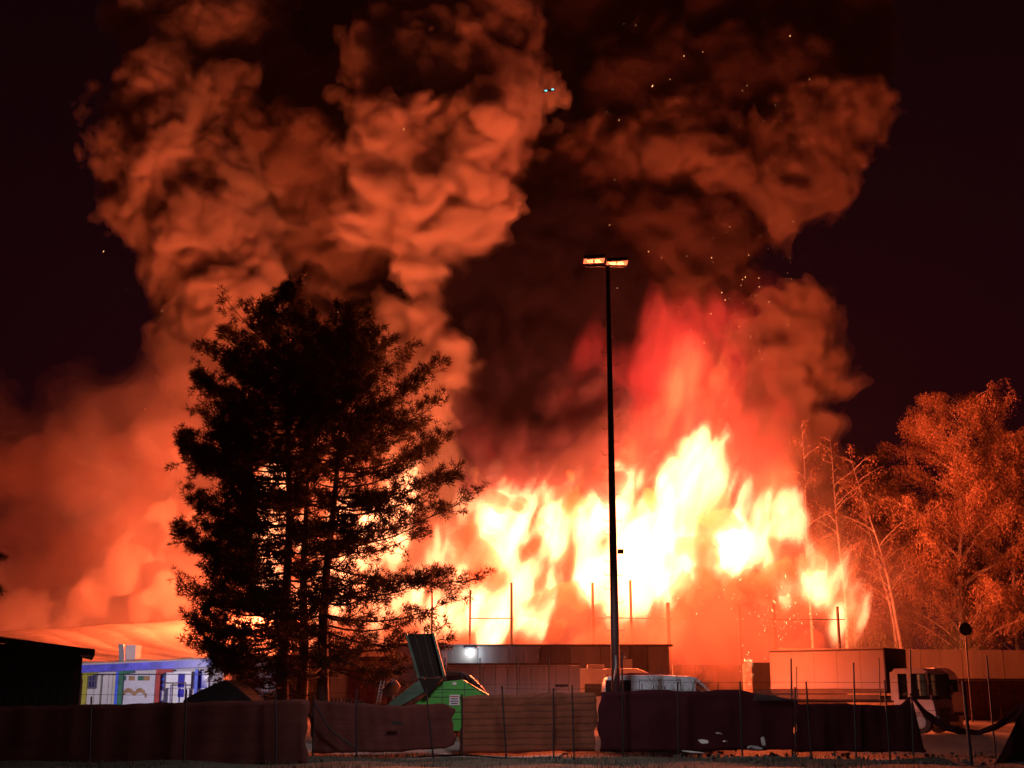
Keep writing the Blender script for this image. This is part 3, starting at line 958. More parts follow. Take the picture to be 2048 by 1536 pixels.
# ------------------------------------------------------------------ trees
def interp(tab, y):
    for (y0, v0), (y1, v1) in zip(tab, tab[1:]):
        if y0 <= y <= y1:
            return v0 + (v1 - v0) * (y - y0) / (y1 - y0)
    return tab[0][1] if y < tab[0][0] else tab[-1][1]


def fast_mesh(name, V, Fc, m, parent=None):
    me = bpy.data.meshes.new(name)
    V = np.asarray(V, np.float32); Fc = np.asarray(Fc, np.int32)
    me.vertices.add(len(V)); me.vertices.foreach_set("co", V.ravel())
    n = Fc.shape[1]
    me.loops.add(Fc.size); me.loops.foreach_set("vertex_index", Fc.ravel())
    me.polygons.add(len(Fc)); me.polygons.foreach_set("loop_start", (np.arange(len(Fc)) * n).astype(np.int32))
    me.update(calc_edges=True)
    me.materials.append(m)
    return link(bpy.data.objects.new(name, me), parent)


RS = np.random.RandomState(11)


def needles(centres, dirs, per=16, ln=.30, w=.022):
    """needle tufts: thin triangles fanning round a twig direction"""
    n = len(centres)
    c = np.repeat(np.asarray(centres, np.float32), per, 0)
    d = np.repeat(np.asarray(dirs, np.float32), per, 0)
    r = RS.normal(size=c.shape).astype(np.float32)
    r /= np.linalg.norm(r, axis=1)[:, None]
    v = d * .65 + r
    v /= np.linalg.norm(v, axis=1)[:, None]
    s = RS.normal(size=c.shape); s = np.cross(v, s); s /= np.linalg.norm(s, axis=1)[:, None]
    L = (ln * RS.uniform(.6, 1.15, len(c)))[:, None]
    c = c + r * .06
    V = np.stack([c - s * w, c + s * w, c + v * L], 1).reshape(-1, 3)
    Fc = np.arange(len(c) * 3).reshape(-1, 3)
    return V, Fc


def pine(label, base, top, D, left, right, dens, low, seed, lean=0.0):
    """left / right: crown edge in photograph pixels by row; dens: foliage density by row and side"""
    rr = random.Random(seed)
    root = empty("pine_tree", (P(base[0], 1388, D).x, D, G0))
    tag(root, label, "tree")
    pb = Vector((P(base[0], 1440, D).x, D, G0)); pt = P(top[0], top[1], D)
    H = pt.z - pb.z
    tr = []
    for i in range(15):
        u = i / 14
        p = pb.lerp(pt, u); p.x += lean * math.sin(u * 3.1) + .07 * math.sin(u * 11 + seed)
        tr.append(p)
    r0 = .30
    o = MB().tube(tr, [r0 * (1 - .93 * (i / 14) ** .8) for i in range(15)], 8).build("trunk", M_BARK, root, smooth=True); rel(o, root)
    ppm = PXM(D)
    br = MB(); C, Dn = [], []
    z = low
    while z < H - .25:
        u = z / H
        base_p = tr[min(int(u * 14), 13)].lerp(tr[min(int(u * 14) + 1, 14)], u * 14 - int(u * 14))
        rowy = 1388 - (base_p.z - 2) * ppm * (1 - .00) * .97
        # row in the photograph that this height shows at
        b = math.atan2(base_p.z - EYE, D) - TH
        rowy = 768 - F_PX * math.tan(b)
        kx = F_PX / (D * math.cos(TH) + (base_p.z - EYE) * math.sin(TH))
        cxp = 1024 + base_p.x * kx
        eL = max((cxp - interp(left, rowy)) / kx - .25, .12)
        eR = max((interp(right, rowy) - cxp) / kx - .25, .12)
        nb = rr.randint(5, 6)
        a0 = rr.uniform(0, 6.28)
        for q in range(nb):
            a = a0 + q * 6.28 / nb + rr.uniform(-.4, .4)
            ca, sa = math.cos(a), math.sin(a)
            ext = eR if ca > 0 else eL
            dmid = (eL + eR) / 2
            L = math.hypot(ext * ca, min(dmid, 3.2) * sa) * (rr.uniform(.72, 1.08) if u < .72 else rr.uniform(.35, 1.3))
            side = dens(rowy, ca)
            if rr.random() > side + .25:
                continue
            rise = .02 + .9 * u * u + rr.uniform(-.26, .24)
            pts = []
            wob = rr.uniform(-.3, .3)
            for j in range(6):
                v = j / 5
                pts.append(base_p + Vector((ca * L * v - sa * wob * v * v * L * .4, sa * L * v + ca * wob * v * v * L * .4,
                                            L * rise * (v * .35 + .45 * v * v) - L * .12 * (1 - u) * math.sin(v * 3.1))))
            br.tube(pts, [.055 * (1 - .75 * j / 5) * min(1, L / 3 + .3) for j in range(6)], 4, cap=False)
            nt_ = max(3, int(L * 5.2))
            for s_ in range(nt_):
                v = .28 + .72 * (s_ + rr.random()) / nt_
                if rr.random() > side:
                    continue
                i0 = min(int(v * 5), 4)
                p = pts[i0].lerp(pts[i0 + 1], v * 5 - i0)
                dr = (pts[i0 + 1] - pts[i0]).normalized()
                sd = Vector((-dr.y, dr.x, 0)) * rr.choice((-1, 1))
                tl = (.45 + .95 * (1 - abs(v - .6))) * rr.uniform(.6, 1.1) * min(1, L / 2.8 + .10)
                td = (dr * rr.uniform(.5, 1.1) + sd * rr.uniform(.2, 1) + Vector((0, 0, rr.uniform(-.35, .8)))).normalized()
                e = p + td * tl
                br.tube([p, p.lerp(e, .5) + Vector((0, 0, -.04)), e], [.016, .012, .007], 3, cap=False)
                for w_ in range(rr.randint(5, 9)):
                    f = rr.uniform(.35, 1.05)
                    C.append(tuple(p.lerp(e, f) + Vector((rr.gauss(0, .10), rr.gauss(0, .10), rr.gauss(0, .09)))))
                    Dn.append(tuple(td))
        z += rr.uniform(.24, .46) * (1.25 - .4 * u)
    for q in range(9):  # ragged leading shoots
        p = tr[-1 - (q > 3)] + Vector((rr.gauss(0, .25), rr.gauss(0, .25), rr.uniform(-1.0, -.1)))
        e = p + Vector((rr.gauss(0, .35), rr.gauss(0, .2), rr.uniform(.5, 1.0)))
        br.tube([p, e], [.02, .008], 3)
        for w_ in range(9):
            C.append(tuple(p.lerp(e, rr.uniform(.1, 1.05)))); Dn.append((0, 0, 1))
    o = br.build("branches", M_BARK, root); o["kind"] = "stuff"; rel(o, root)
    V, Fc = needles(C, Dn, per=15, ln=.26, w=.018)
    o = fast_mesh("crown", V, Fc, M_NEEDLE, root); o["kind"] = "stuff"; rel(o, root)
    print("pine", len(C))
    return root


Lx = [(560, 575), (600, 552), (640, 515), (700, 458), (725, 415), (760, 405), (830, 388), (880, 368), (930, 382), (975, 330), (1010, 335), (1040, 352), (1100, 336), (1160, 362), (1200, 338), (1260, 365), (1300, 385), (1340, 420), (1400, 470)]
Lr = [(560, 582), (600, 600), (640, 625), (760, 690), (1000, 680), (1400, 660)]
Rl = [(610, 705), (640, 680), (690, 640), (760, 590), (1000, 560), (1300, 560), (1400, 600)]
Rr = [(610, 720), (630, 745), (700, 785), (760, 800), (830, 850), (880, 868), (930, 900), (980, 935), (1040, 950), (1100, 945), (1160, 950), (1200, 940), (1260, 910), (1300, 895), (1340, 830), (1400, 700)]


def dens_left(y, ca):
    d = .68 if y < 960 else .8
    if ca > 0 and y > 880: d = .36
    if y < 760: d = .6
    if ca <= 0 and y > 900: d = .9
    if y > 1350: d *= .5
    return d


def dens_right(y, ca):
    d = .75 if y > 720 else .55
    if y > 860: d = .52 if ca > 0 else .26
    if y > 1180: d *= .85
    if y > 1340: d *= .5
    return d


pine("tallest dark pine with the left trunk, dense against the orange smoke", (566, 1400), (578, 562), 55, Lx, Lr, dens_left, 1.1, 3, .1)
pine("right-hand dark pine whose sparse branches cross the flames", (643, 1400), (715, 612), 54, Rl, Rr, dens_right, 2.4, 8, -.35)
t = pine("slim pine stem standing between the two thick pine trunks", (600, 1400), (612, 800), 56,
         [(800, 590), (1000, 545), (1400, 560)], [(800, 630), (1000, 650), (1400, 640)], lambda y, c: .30, 4.0, 12, .1)


def sprig(label, x, y, D, n, seed):
    pass


# small dark sprays at the left frame edge (a pine mostly outside the picture)
t = empty("pine_tree", (P(-50, 1388, 48).x, 48, G0)); tag(t, "pine at the left frame edge with two sprays poking in", "tree")
rel(MB().tube([Vector((P(-60, 1388, 48).x, 48, G0)), P(-60, 900, 48)], [.2, .05], 8).build("trunk", M_BARK, t), t)
C, Dn = [], []
for yy in (1180, 1110):
    mb = MB()
    a, b = P(-60, yy + 14, 48), P(6, yy, 48)
    mb.tube([a, b], [.03, .01], 4)
    for i in range(26):
        C.append(tuple(a.lerp(b, R.uniform(.6, 1)) + Vector((R.gauss(0, .08), R.gauss(0, .1), R.gauss(0, .08))))); Dn.append((1, 0, .3))
    rel(mb.build("branch", M_BARK, t), t)
V, Fc = needles(C, Dn, 15, .22, .013)
rel(fast_mesh("crown", V, Fc, M_NEEDLE, t), t)


def birch(label, base, top, D, spread, seed, leaf=1.0, lean=0, bare=False, droop=.8, r0=.17, branches=26, start=.18):
    rr = random.Random(seed)
    root = empty("birch_tree", (P(base[0], 1388, D).x, D, G0)); tag(root, label, "tree")
    pb = Vector((P(base[0], 1420, D).x, D, G0)); pt = P(top[0], top[1], D)
    H = pt.z - pb.z
    tr = []
    for i in range(13):
        u = i / 12
        p = pb.lerp(pt, u); p.x += lean * math.sin(u * math.pi) + .12 * math.sin(u * 9 + seed); p.y += .15 * math.sin(u * 7 + seed * 2)
        tr.append(p)
    o = MB().tube(tr, [r0 * (1 - .93 * i / 12) for i in range(13)], 7).build("trunk", M_BIRCHBARK, root, smooth=True); rel(o, root)
    br = MB(); tw = MB(); LV = []
    for b in range(branches):
        u = start + (1 - start) * (b + rr.random()) / branches
        i0 = min(int(u * 12), 11)
        p0 = tr[i0].lerp(tr[i0 + 1], u * 12 - i0)
        a = rr.uniform(0, 6.28); ca, sa = math.cos(a), math.sin(a)
        prof = math.sin(min(1, (1 - u) * 1.25 + .12) * 1.9) ** .8 if u > .3 else .8
        L = spread * prof * rr.uniform(.75, 1.1)
        el = rr.uniform(.7, 1.0)
        pts = [p0 + Vector((ca * L * v, sa * L * v, L * el * (1.15 * v - .45 * v * v))) for v in (0, .2, .4, .6, .8, 1)]
        for q in range(2, 6):
            pts[q] += Vector((rr.gauss(0, .07), rr.gauss(0, .07), rr.gauss(0, .07))) * L * .3
        br.tube(pts, [r0 * .36 * (1 - u * .6) * (1 - .85 * j / 5) + .008 for j in range(6)], 4, cap=False)
        for s_ in range(int(4 + L * 2.6)):
            v = rr.uniform(.25, 1); i1 = min(int(v * 5), 4)
            p = pts[i1].lerp(pts[i1 + 1], v * 5 - i1)
            a2 = a + rr.gauss(0, .9)
            l2 = L * .38 * rr.uniform(.5, 1.1)
            q1 = p + Vector((math.cos(a2) * l2 * .6, math.sin(a2) * l2 * .6, l2 * .45))
            q2 = q1 + Vector((math.cos(a2) * l2 * .4, math.sin(a2) * l2 * .4, l2 * .05))
            q3 = q2 + Vector((math.cos(a2) * l2 * .1, math.sin(a2) * l2 * .1, -droop * rr.uniform(.3, 1.1)))
            tw.tube([p, q1, q2, q3], [.020, .014, .009, .005], 3, cap=False)
            if not bare:
                for h in range(int(40 * leaf)):
                    w = rr.random() * 3
                    A, B_ = ((p, q1), (q1, q2), (q2, q3))[min(int(w), 2)]
                    pp = A.lerp(B_, w - int(w)) + Vector((rr.gauss(0, .16), rr.gauss(0, .16), -abs(rr.gauss(0, .55))))
                    LV.append(tuple(pp))
    o = br.build("branches", M_BIRCHBARK, root); o["kind"] = "stuff"; rel(o, root)
    o = tw.build("twigs", M_BTWIG, root); o["kind"] = "stuff"; rel(o, root)
    if LV:
        c = np.array(LV, np.float32)
        n = len(c)
        a_ = RS.normal(size=(n, 3)); a_ /= np.linalg.norm(a_, axis=1)[:, None]
        b_ = np.cross(a_, RS.normal(size=(n, 3))); b_ /= np.linalg.norm(b_, axis=1)[:, None]
        a_[:, 2] -= .6
        s = RS.uniform(.035, .085, n)[:, None]
        V = np.stack([c - a_ * s, c + b_ * s * .6, c + a_ * s, c - b_ * s * .6], 1).reshape(-1, 3)
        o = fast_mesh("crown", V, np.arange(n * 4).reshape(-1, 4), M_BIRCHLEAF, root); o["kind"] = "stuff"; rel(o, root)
        print("birch leaves", n)
    return root


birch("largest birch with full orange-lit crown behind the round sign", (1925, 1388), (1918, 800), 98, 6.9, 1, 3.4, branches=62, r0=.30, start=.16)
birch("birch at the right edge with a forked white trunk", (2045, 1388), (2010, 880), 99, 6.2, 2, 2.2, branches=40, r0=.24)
birch("leaning thin birch nearest the burning hall's right corner", (1835, 1388), (1700, 905), 96, 3.0, 3, .35, lean=.3, branches=24, start=.4, r0=.19)
birch("second thin birch leaning parallel beside the first", (1808, 1388), (1725, 1000), 97, 2.6, 4, .3, lean=.4, branches=20, start=.45, r0=.18)
birch("bare slender birch rising from the smoke's edge", (1690, 1388), (1655, 870), 96, 2.6, 5, .25, lean=.5, branches=22, start=.4, r0=.16)
birch("bare birch with upswept twigs against the brown smoke", (1625, 1388), (1600, 850), 95, 2.2, 6, .15, lean=.2, branches=24, start=.42, r0=.14)
birch("shorter full birch left of the largest birch", (1790, 1388), (1785, 960), 105, 5.4, 7, 2.0, branches=40, r0=.17)
birch("background birch filling the gap behind the thin leaning stems", (1700, 1388), (1735, 905), 112, 5.6, 8, 1.8, branches=40, r0=.17)
birch("background birch behind the right edge of the largest crown", (2000, 1388), (1985, 900), 108, 6.0, 9, 2.2, branches=44, r0=.17)


birch("thin background birch between the smoke and the leaning stems", (1668, 1388), (1668, 930), 110, 3.4, 10, 1.0, lean=.4, branches=26, start=.4, r0=.12)
birch("faint birch far right behind the forked trunk", (2075, 1388), (2060, 900), 112, 6.0, 11, 1.8, branches=36, r0=.17)


def undergrowth():
    n = 16000
    rs = np.random.RandomState(8)
    V = []
    Fc = []
    for i in range(n):
        x = rs.uniform(1700, 2090); D = rs.uniform(95, 101)
        X = P(x, 1388, D).x
        h = rs.uniform(.2, 1) ** 1 * (5.0 + 2.0 * math.sin(x * .03) + 1.2 * math.sin(x * .011 + D))
        z = G0 + h
        a = rs.uniform(0, 3.14); l = rs.uniform(.2, .5)
        dx, dy = math.cos(a) * .045, math.sin(a) * .045
        V += [(X - dx, D - dy, z), (X + dx, D + dy, z), (X + rs.normal(0, .12), D, z + l)]
        Fc.append((3 * i, 3 * i + 1, 3 * i + 2))
    o = fast_mesh("undergrowth", V, Fc, mat("dry_undergrowth", (.12, .11, .04), .8, trans=.3))
    tag(o, "tall rough undergrowth below the birches behind the concrete wall", "undergrowth", kind="stuff")


undergrowth()

# bare shrub before the white van
t = empty("bare_shrub", (P(1345, 1388, 45).x, 45.0, G0)); tag(t, "bare leafless shrub in front of the white van", "shrub")
mb = MB()
rr = random.Random(4)


def twig(p, d, L, r, lv):
    q = p + d * L
    m_ = p.lerp(q, .5) + Vector((rr.gauss(0, .04), rr.gauss(0, .04), 0)) * L
    mb.tube([p, m_, q], [r, r * .8, r * .6], 4, cap=False)
    if lv:
        for _ in range(rr.randint(2, 3)):
            nd = (d + Vector((rr.gauss(0, .45), rr.gauss(0, .45), rr.uniform(-.05, .3)))).normalized()
            twig(q if rr.random() < .6 else p.lerp(q, rr.uniform(.4, .9)), nd, L * rr.uniform(.6, .85), r * .62, lv - 1)


for i in range(8):
    a = i * 1.3
    twig(Vector((t.location.x + rr.uniform(-.25, .25), 45.0, G0)), Vector((math.cos(a) * .6, math.sin(a) * .4, 1)).normalized(), .95, .022, 4)
rel(mb.build("branches", M_TWIG, t), t)["kind"] = "stuff"
# ------------------------------------------------------------------ light mast
D_ = 44.5
pb = Vector((P(1232, 1388, D_).x, D_, 0)); top = P(1211, 532, D_)
root = empty("light_mast", pb); tag(root, "tall dark lighting mast with two floodlights standing before the flames", "lamp post")
rel(MB().tube([pb, Vector((pb.x, D_, 4)), Vector((pb.x, D_, top.z))], [.17, .15, .075], 12).build("mast", M_MAST, root, smooth=True), root)
z = 3.2; i = 0
while z < top.z - .6:
    s = -1 if i % 2 else 1
    r_ = .15 - .075 * (z / top.z)
    for s in ((-1, 1) if i % 4 == 2 else (s,)):
        rel(MB().tube([Vector((pb.x + s * r_, D_, z)), Vector((pb.x + s * (r_ + .17), D_, z - .02)), Vector((pb.x + s * (r_ + .22), D_, z + .10))], .011, 4).build("rung", M_GALV, root), root)
    z += .48; i += 1
rel(MB().box((pb.x + .26, D_, P(1232, 1103, D_).z), (.22, .1, .16)).build("junction_box", M_RED, root), root)
rel(MB().tube([Vector((top.x - .75, D_, top.z)), Vector((top.x + .75, D_, top.z))], .04, 8).build("crossbar", M_DARKMETAL, root), root)
M_LENS = mat("floodlight_lens", (.38, .33, .30), .2, metal=.9, var=.05)
for s in (-1, 1):
    c = Vector((top.x + s * .43, D_ + .05, top.z + .24 - .05 * s))
    Mh = Matrix.Translation(c) @ Euler((math.radians(1), math.radians(-3), 0)).to_matrix().to_4x4() @ Matrix.Shear("XY", 4, (0.0, 0.0))
    hd = rel(MB().box((0, 0, 0), (.80, .62, .14)).build("floodlight", M_DARKMETAL, root, bevel=.02, M=Mh), root)
    mb = MB()
    vs = [Mh @ Vector(v) for v in ((-.33, -.22, -.078), (.19, -.22, -.078), (.33, .22, -.078), (-.19, .22, -.078))]
    vs2 = [v + Vector((0, 0, .006)) for v in vs]
    mb.hexa([vs[0], vs[1], vs[2], vs[3]], [vs2[0], vs2[1], vs2[2], vs2[3]])
    rel(mb.build("lens", M_LENS, hd), root)
    rel(MB().tube([Vector((top.x + s * .43, D_, top.z)), c + Vector((0, 0, -.03))], .025, 6).build("bracket", M_DARKMETAL, root), root)
# climbing cable guard near the foot
rel(MB().tube([P(1231, 1310, D_ - .2), P(1232, 1330, D_ - .2), P(1228, 1362, D_ - .2)], [.05, .05, .03], 6).build("cable_guard", M_GALV, root), root)

# ------------------------------------------------------------------ drone
c = P(1097, 181, 85)
root = empty("drone", c); tag(root, "tiny drone with cyan lights hovering in the dark smoke", "drone")
MB().box((0, 0, 0), (.34, .2, .1)).build("body", M_DARKMETAL, root, bevel=.02)
DL = glow_mat("cyan_light", (.12, .75, .85), 3.0)
for sx, sz in ((-1, -.05), (1, .05)):
    MB().tube([(0, 0, 0), (sx * .3, .1, sz)], .02, 5).build("arm", M_DARKMETAL, root)
    MB().tube([(sx * .3, .1, sz + .02), (sx * .3, .1, sz + .05)], [.16, .16], 10).build("rotor", M_DARKMETAL, root)
    MB().box((sx * .25 + .06, -.08, sz), (.17, .05, .07)).build("navigation_light", DL, root)


# ------------------------------------------------------------------ vehicles
def wheel(parent, x, y, r=.36, w=.24):
    prof = [(x + r * math.cos(a * .3927), r + r * math.sin(a * .3927)) for a in range(16)]
    o = MB().prism(prof, y - w / 2, y + w / 2).build("wheel", M_BLACK, parent, bevel=.02)
    prof = [(x + r * .55 * math.cos(a * .628), r + r * .55 * math.sin(a * .628)) for a in range(10)]
    MB().prism(prof, y - w / 2 - .01, y + w / 2 + .01).build("rim", M_GALV, o)


# white van, facing right
D_ = 46.5
x0, x1 = P(1207, 1388, D_).x, P(1437, 1388, D_).x
L = x1 - x0
zr = P(1300, 1350, D_).z - G0 - .15
root = empty("van", (x0, D_, G0 + .15)); tag(root, "white panel van with dark rear windows behind the black fence", "van")
W = 1.75
body = [(0.02, .35), (0, 1.0), (.06, zr - .35), (.16, zr - .08), (.45, zr - .01), (L * .5, zr), (L - 1.05, zr - .04), (L - .82, zr - .16), (L - .80, 1.25), (L - .75, .35)]
MB().prism(body, 0, W).build("body", M_VANPAINT, root, bevel=.03, smooth=False)
# cab: roof shell, pillars, lower body
MB().prism([(L - .84, zr - .18), (L - 1.02, zr - .05), (L - .78, zr - .10), (L - .5, zr - .34), (L - .22, zr - .62), (L - .28, zr - .66), (L - .54, zr - .40), (L - .74, zr - .24)], .02, W - .02).build("cab_roof", M_VANPAINT, root, bevel=.01)
MB().prism([(L - .80, .35), (L - .80, zr - .70), (L - .2, zr - .72), (L + .1, zr - .95), (L + .35, zr - 1.15), (L + .40, .35)], .02, W - .02).build("bonnet", M_VANPAINT, root, bevel=.03)
for yy in (.03, W - .03):
    MB().prism([(L - .79, zr - .69), (L - .78, zr - .26), (L - .60, zr - .36), (L - .30, zr - .68)], yy - .01, yy + .01).build("window", M_GLASS, root)
MB().box((.55, -.012, zr - .42), (.95, .02, .48)).build("window", M_DARKGLASS, root)["label"] = "dark rear side window"
MB().box((1.02, -.016, zr - .42), (.04, .02, .48)).build("window_bar", M_VANPAINT, root)
for xx in (1.30, 2.05, 2.8):
    MB().box((xx, -.006, zr - .62), (.018, .012, .95)).build("seam", M_POST, root)
MB().box((2.05, -.008, zr - .18), (1.5, .012, .018)).build("seam", M_POST, root)
MB().box((2.4, -.008, zr - .75), (2.8, .012, .03)).build("moulding", M_DARKMETAL, root)
for xx in (.75, L - .35):
    wheel(root, xx, .14); wheel(root, xx, W - .14)
for p in root.children:
    if p.name.startswith("wheel"):
        p.location.z = -.0
MB().box((L - .2, -.16, zr - .72), (.12, .2, .22)).build("mirror", M_DARKMETAL, root, bevel=.02)
a = P(1240, 1342, D_ + .5)
MB().prism([(.1, zr + .02), (1.1, zr + .08), (2.2, zr + .06), (2.25, zr + .0), (.1, zr - .0)], .4, W - .3).build("roof_rack", M_RED, root)

# motorhome
D_ = 58
x0, x1 = P(1150, 1388, D_).x, P(1330, 1388, D_).x
zr = P(1200, 1337, D_).z - G0
root = empty("motorhome", (x0, D_, G0)); tag(root, "pale motorhome with a roof box parked behind the white van", "motorhome")
L = x1 - x0
MB().prism([(0, .4), (0, zr - .15), (.12, zr), (L - 1.2, zr), (L - .7, zr - .2), (L - .1, zr - 1.3), (L, .4)], 0, 2.2).build("body", M_WHITE, root, bevel=.03)
MB().box((1.0, .9, zr + .10), (.75, .9, .18)).build("roof_box", M_OFFWHITE, root, bevel=.03)
MB().box((.9, -.012, zr - .95), (.9, .02, .55)).build("window", M_DARKGLASS, root, bevel=.005)
for xx in (.9, L - .9):
    wheel(root, xx, .2)

# grey container trailer
D_ = 55
x0, x1 = P(893, 1388, D_).x, P(1161, 1388, D_).x
zr = P(1050, 1328, D_).z - G0
L = x1 - x0
root = empty("container", (x0, D_, G0)); tag(root, "long grey stained container trailer below the annex wall", "container")
n = 11
for i in range(n):
    w = L / n
    hh = zr - (.06 if i == n - 1 else 0)
    MB().box(((i + .5) * w, 0, .35 + (hh - .35) / 2), (w - .02, .06, hh - .35)).build("panel", M_BLUEGREY, root, bevel=.008)
MB().box((L / 2, 1.25, .35 + (zr - .4) / 2), (L - .04, 2.4, zr - .4)).build("body", M_BLUEGREY, root, bevel=.03)
MB().box((L / 2, -.02, zr), (L, .12, .07)).build("top_rail", M_STEEL, root, bevel=.01)
MB().box((L - .8, -.04, 1.95), (.55, .02, .10)).build("handle", M_DARKMETAL, root)
for xx in (1.2, L - 1.4):
    wheel(root, xx, .15, .32)

# dark off-road vehicle behind the skip
D_ = 51
x0, x1 = P(876, 1388, D_).x, P(985, 1388, D_).x
zr = P(900, 1342, D_).z - G0
L = x1 - x0
root = empty("dark_van", (x0, D_, G0)); tag(root, "dark van whose curved roof rim shines behind the green skip", "van")
M_DVAN = mat("dark_glossy_paint", (.05, .03, .03), .25, spec=.8)
MB().prism([(0, .3), (0, zr - .9), (L + .25, zr - 1.25), (L + .3, .3)], 0, 1.8).build("body", M_DVAN, root, bevel=.04)
MB().prism([(0, zr - .08), (.05, zr), (.9, zr - .02), (1.25, zr - .16), (1.75, zr - .62), (2.2, zr - 1.22), (2.12, zr - 1.24), (1.68, zr - .68), (1.2, zr - .26), (.9, zr - .12)], 0, 1.8).build("roof", M_DVAN, root, bevel=.015)
for yy in (.02, 1.78):
    MB().prism([(0.02, zr - .88), (0.05, zr - .12), (.9, zr - .14), (1.2, zr - .28), (1.66, zr - .70), (2.0, zr - 1.16)], yy - .008, yy + .008).build("window", M_GLASS, root)
    MB().box((.95, yy, zr - .55), (.07, .03, .85)).build("pillar", M_DVAN, root)
for xx in (.5, L):
    wheel(root, xx, .15)

# green skip with raised hopper
D_ = 46.5
G1 = gz(0, 46.5)
ox = P(880, 1388, D_).x
root = empty("green_skip", (ox, D_, G1)); tag(root, "bright green skip container with a raised dark hopper and chute", "skip")


def loc(x, y):
    p = P(x, y, D_)
    return (p.x - ox, p.z - G1)


sk = [loc(882, 1364), loc(926, 1359), loc(936, 1366), loc(992, 1398), loc(996, 1462), loc(905, 1462), loc(820, 1420), loc(830, 1408)]
MB().prism(sk, 0, 1.9).build("body", M_GREEN, root, bevel=.02)
for (xa, ya), (xb, yb) in (((885, 1366), (885, 1440)), ((929, 1362), (929, 1440)), ((936, 1366), (972, 1390))):
    a, b = loc(xa, ya), loc(xb, yb)
    MB().tube([(a[0], -.02, a[1]), (b[0], -.02, b[1])], .02, 4).build("rib", M_GREENDK, root)
for yy in (1379, 1394, 1424, 1438):
    a, b = loc(905 if yy > 1400 else 850, yy), loc(990 if yy > 1385 else 950, yy)
    MB().tube([(a[0], -.015, a[1]), (b[0], -.015, b[1])], .012, 4).build("rib", M_GREENDK, root)
a = loc(909, 1400)
mb = MB().box((a[0], -.03, a[1]), (.36, .02, .36)); lab = mb.build("notice", M_WHITE, root)
for i in range(4):
    MB().box((a[0] + .0, -.045, a[1] + .12 - i * .08), (.30 - .05 * (i % 2), .006, .035)).build("printed_line", M_RED if i < 1 else M_NAVY, lab)
a = loc(909, 1367)
MB().box((a[0], -.03, a[1]), (.14, .02, .10)).build("sticker", M_WHITE, root)
MB().prism([loc(848, 1352), loc(858, 1380), loc(800, 1414), loc(774, 1412)], -.5, .5).build("chute", M_GREENDK, root, bevel=.02)
MB().prism([loc(815, 1270), loc(866, 1268), loc(888, 1352), loc(840, 1358)], -.45, -.38).build("hopper", M_HOPPER, root)
MB().prism([loc(813, 1268), loc(817, 1268), loc(843, 1356), loc(838, 1358)], -.7, -.36).build("hopper_rim", M_GREENDK, root)
MB().prism([loc(866, 1266), loc(870, 1267), loc(893, 1352), loc(888, 1354)], -.7, -.36).build("hopper_rim", M_GREENDK, root)
for q in (.33, .68):
    a, b = loc(815 + 51 * q, 1270), loc(840 + 46 * q, 1357)
    MB().tube([(a[0], -.47, a[1]), (b[0], -.47, b[1])], .016, 4).build("rib", M_STEEL, root)
a, b = loc(838, 1357), loc(889, 1355)
MB().tube([(a[0], -.55, a[1]), (b[0], -.55, b[1])], .022, 5).build("lip", M_STEEL, root)
MB().prism([loc(840, 1358), loc(886, 1357), loc(862, 1386), loc(853, 1388)], -.52, .3).build("funnel", M_HOPPER, root)

# box truck seen from its front corner
root = empty("box_truck", (P(1772, 1388, 49).x, 49, gz(0, 49)), math.radians(-37))
tag(root, "box truck with glowing cargo body and dark cab facing the camera", "truck")
zt = P(1772, 1296, 49).z - gz(0, 49)
zb = P(1772, 1381, 49).z - gz(0, 49)
Lb, Wb = 4.75, 2.3
# local: +x forward, the near side is y=0, far side y=Wb ; box front face at x=0
for i in range(5):
    w = Lb / 5
    MB().box((-Lb + (i + .5) * w, .02, (zt + zb) / 2), (w - .012, .04, zt - zb - .16)).build("side_panel", M_PANEL, root)
MB().box((-Lb / 2, .02, zt - .04), (Lb, .06, .045)).build("top_rail", M_STEEL, root)
MB().box((-Lb / 2, .02, zb + .04), (Lb, .06, .05)).build("bottom_rail", M_STEEL, root)
MB().box((-Lb / 2, Wb - .02, (zt + zb) / 2), (Lb, .04, zt - zb)).build("side_panel", M_PANEL, root)
MB().box((-Lb / 2, Wb / 2, zt), (Lb, Wb, .04)).build("roof", M_PANEL, root)
MB().box((-Lb + .02, Wb / 2, (zt + zb) / 2), (.04, Wb, zt - zb)).build("rear_door", M_PANEL, root)
M_HEAD = mat("dark_headboard", (.13, .09, .09), .7)
MB().box((.02, Wb / 2, (zt + zb) / 2), (.05, Wb, zt - zb)).build("headboard", M_HEAD, root)
MB().box((-Lb / 2, Wb / 2, zb - .05), (Lb, Wb - .1, .1)).build("floor_frame", M_STEEL, root)
MB().box((-Lb / 2 + .8, Wb / 2, zb - .32), (Lb + 1.5, .8, .25)).build("chassis", M_DARKMETAL, root)
MB().box((-Lb / 2, .05, zb - .24), (Lb * .9, .05, .16)).build("side_guard", M_STEEL, root)
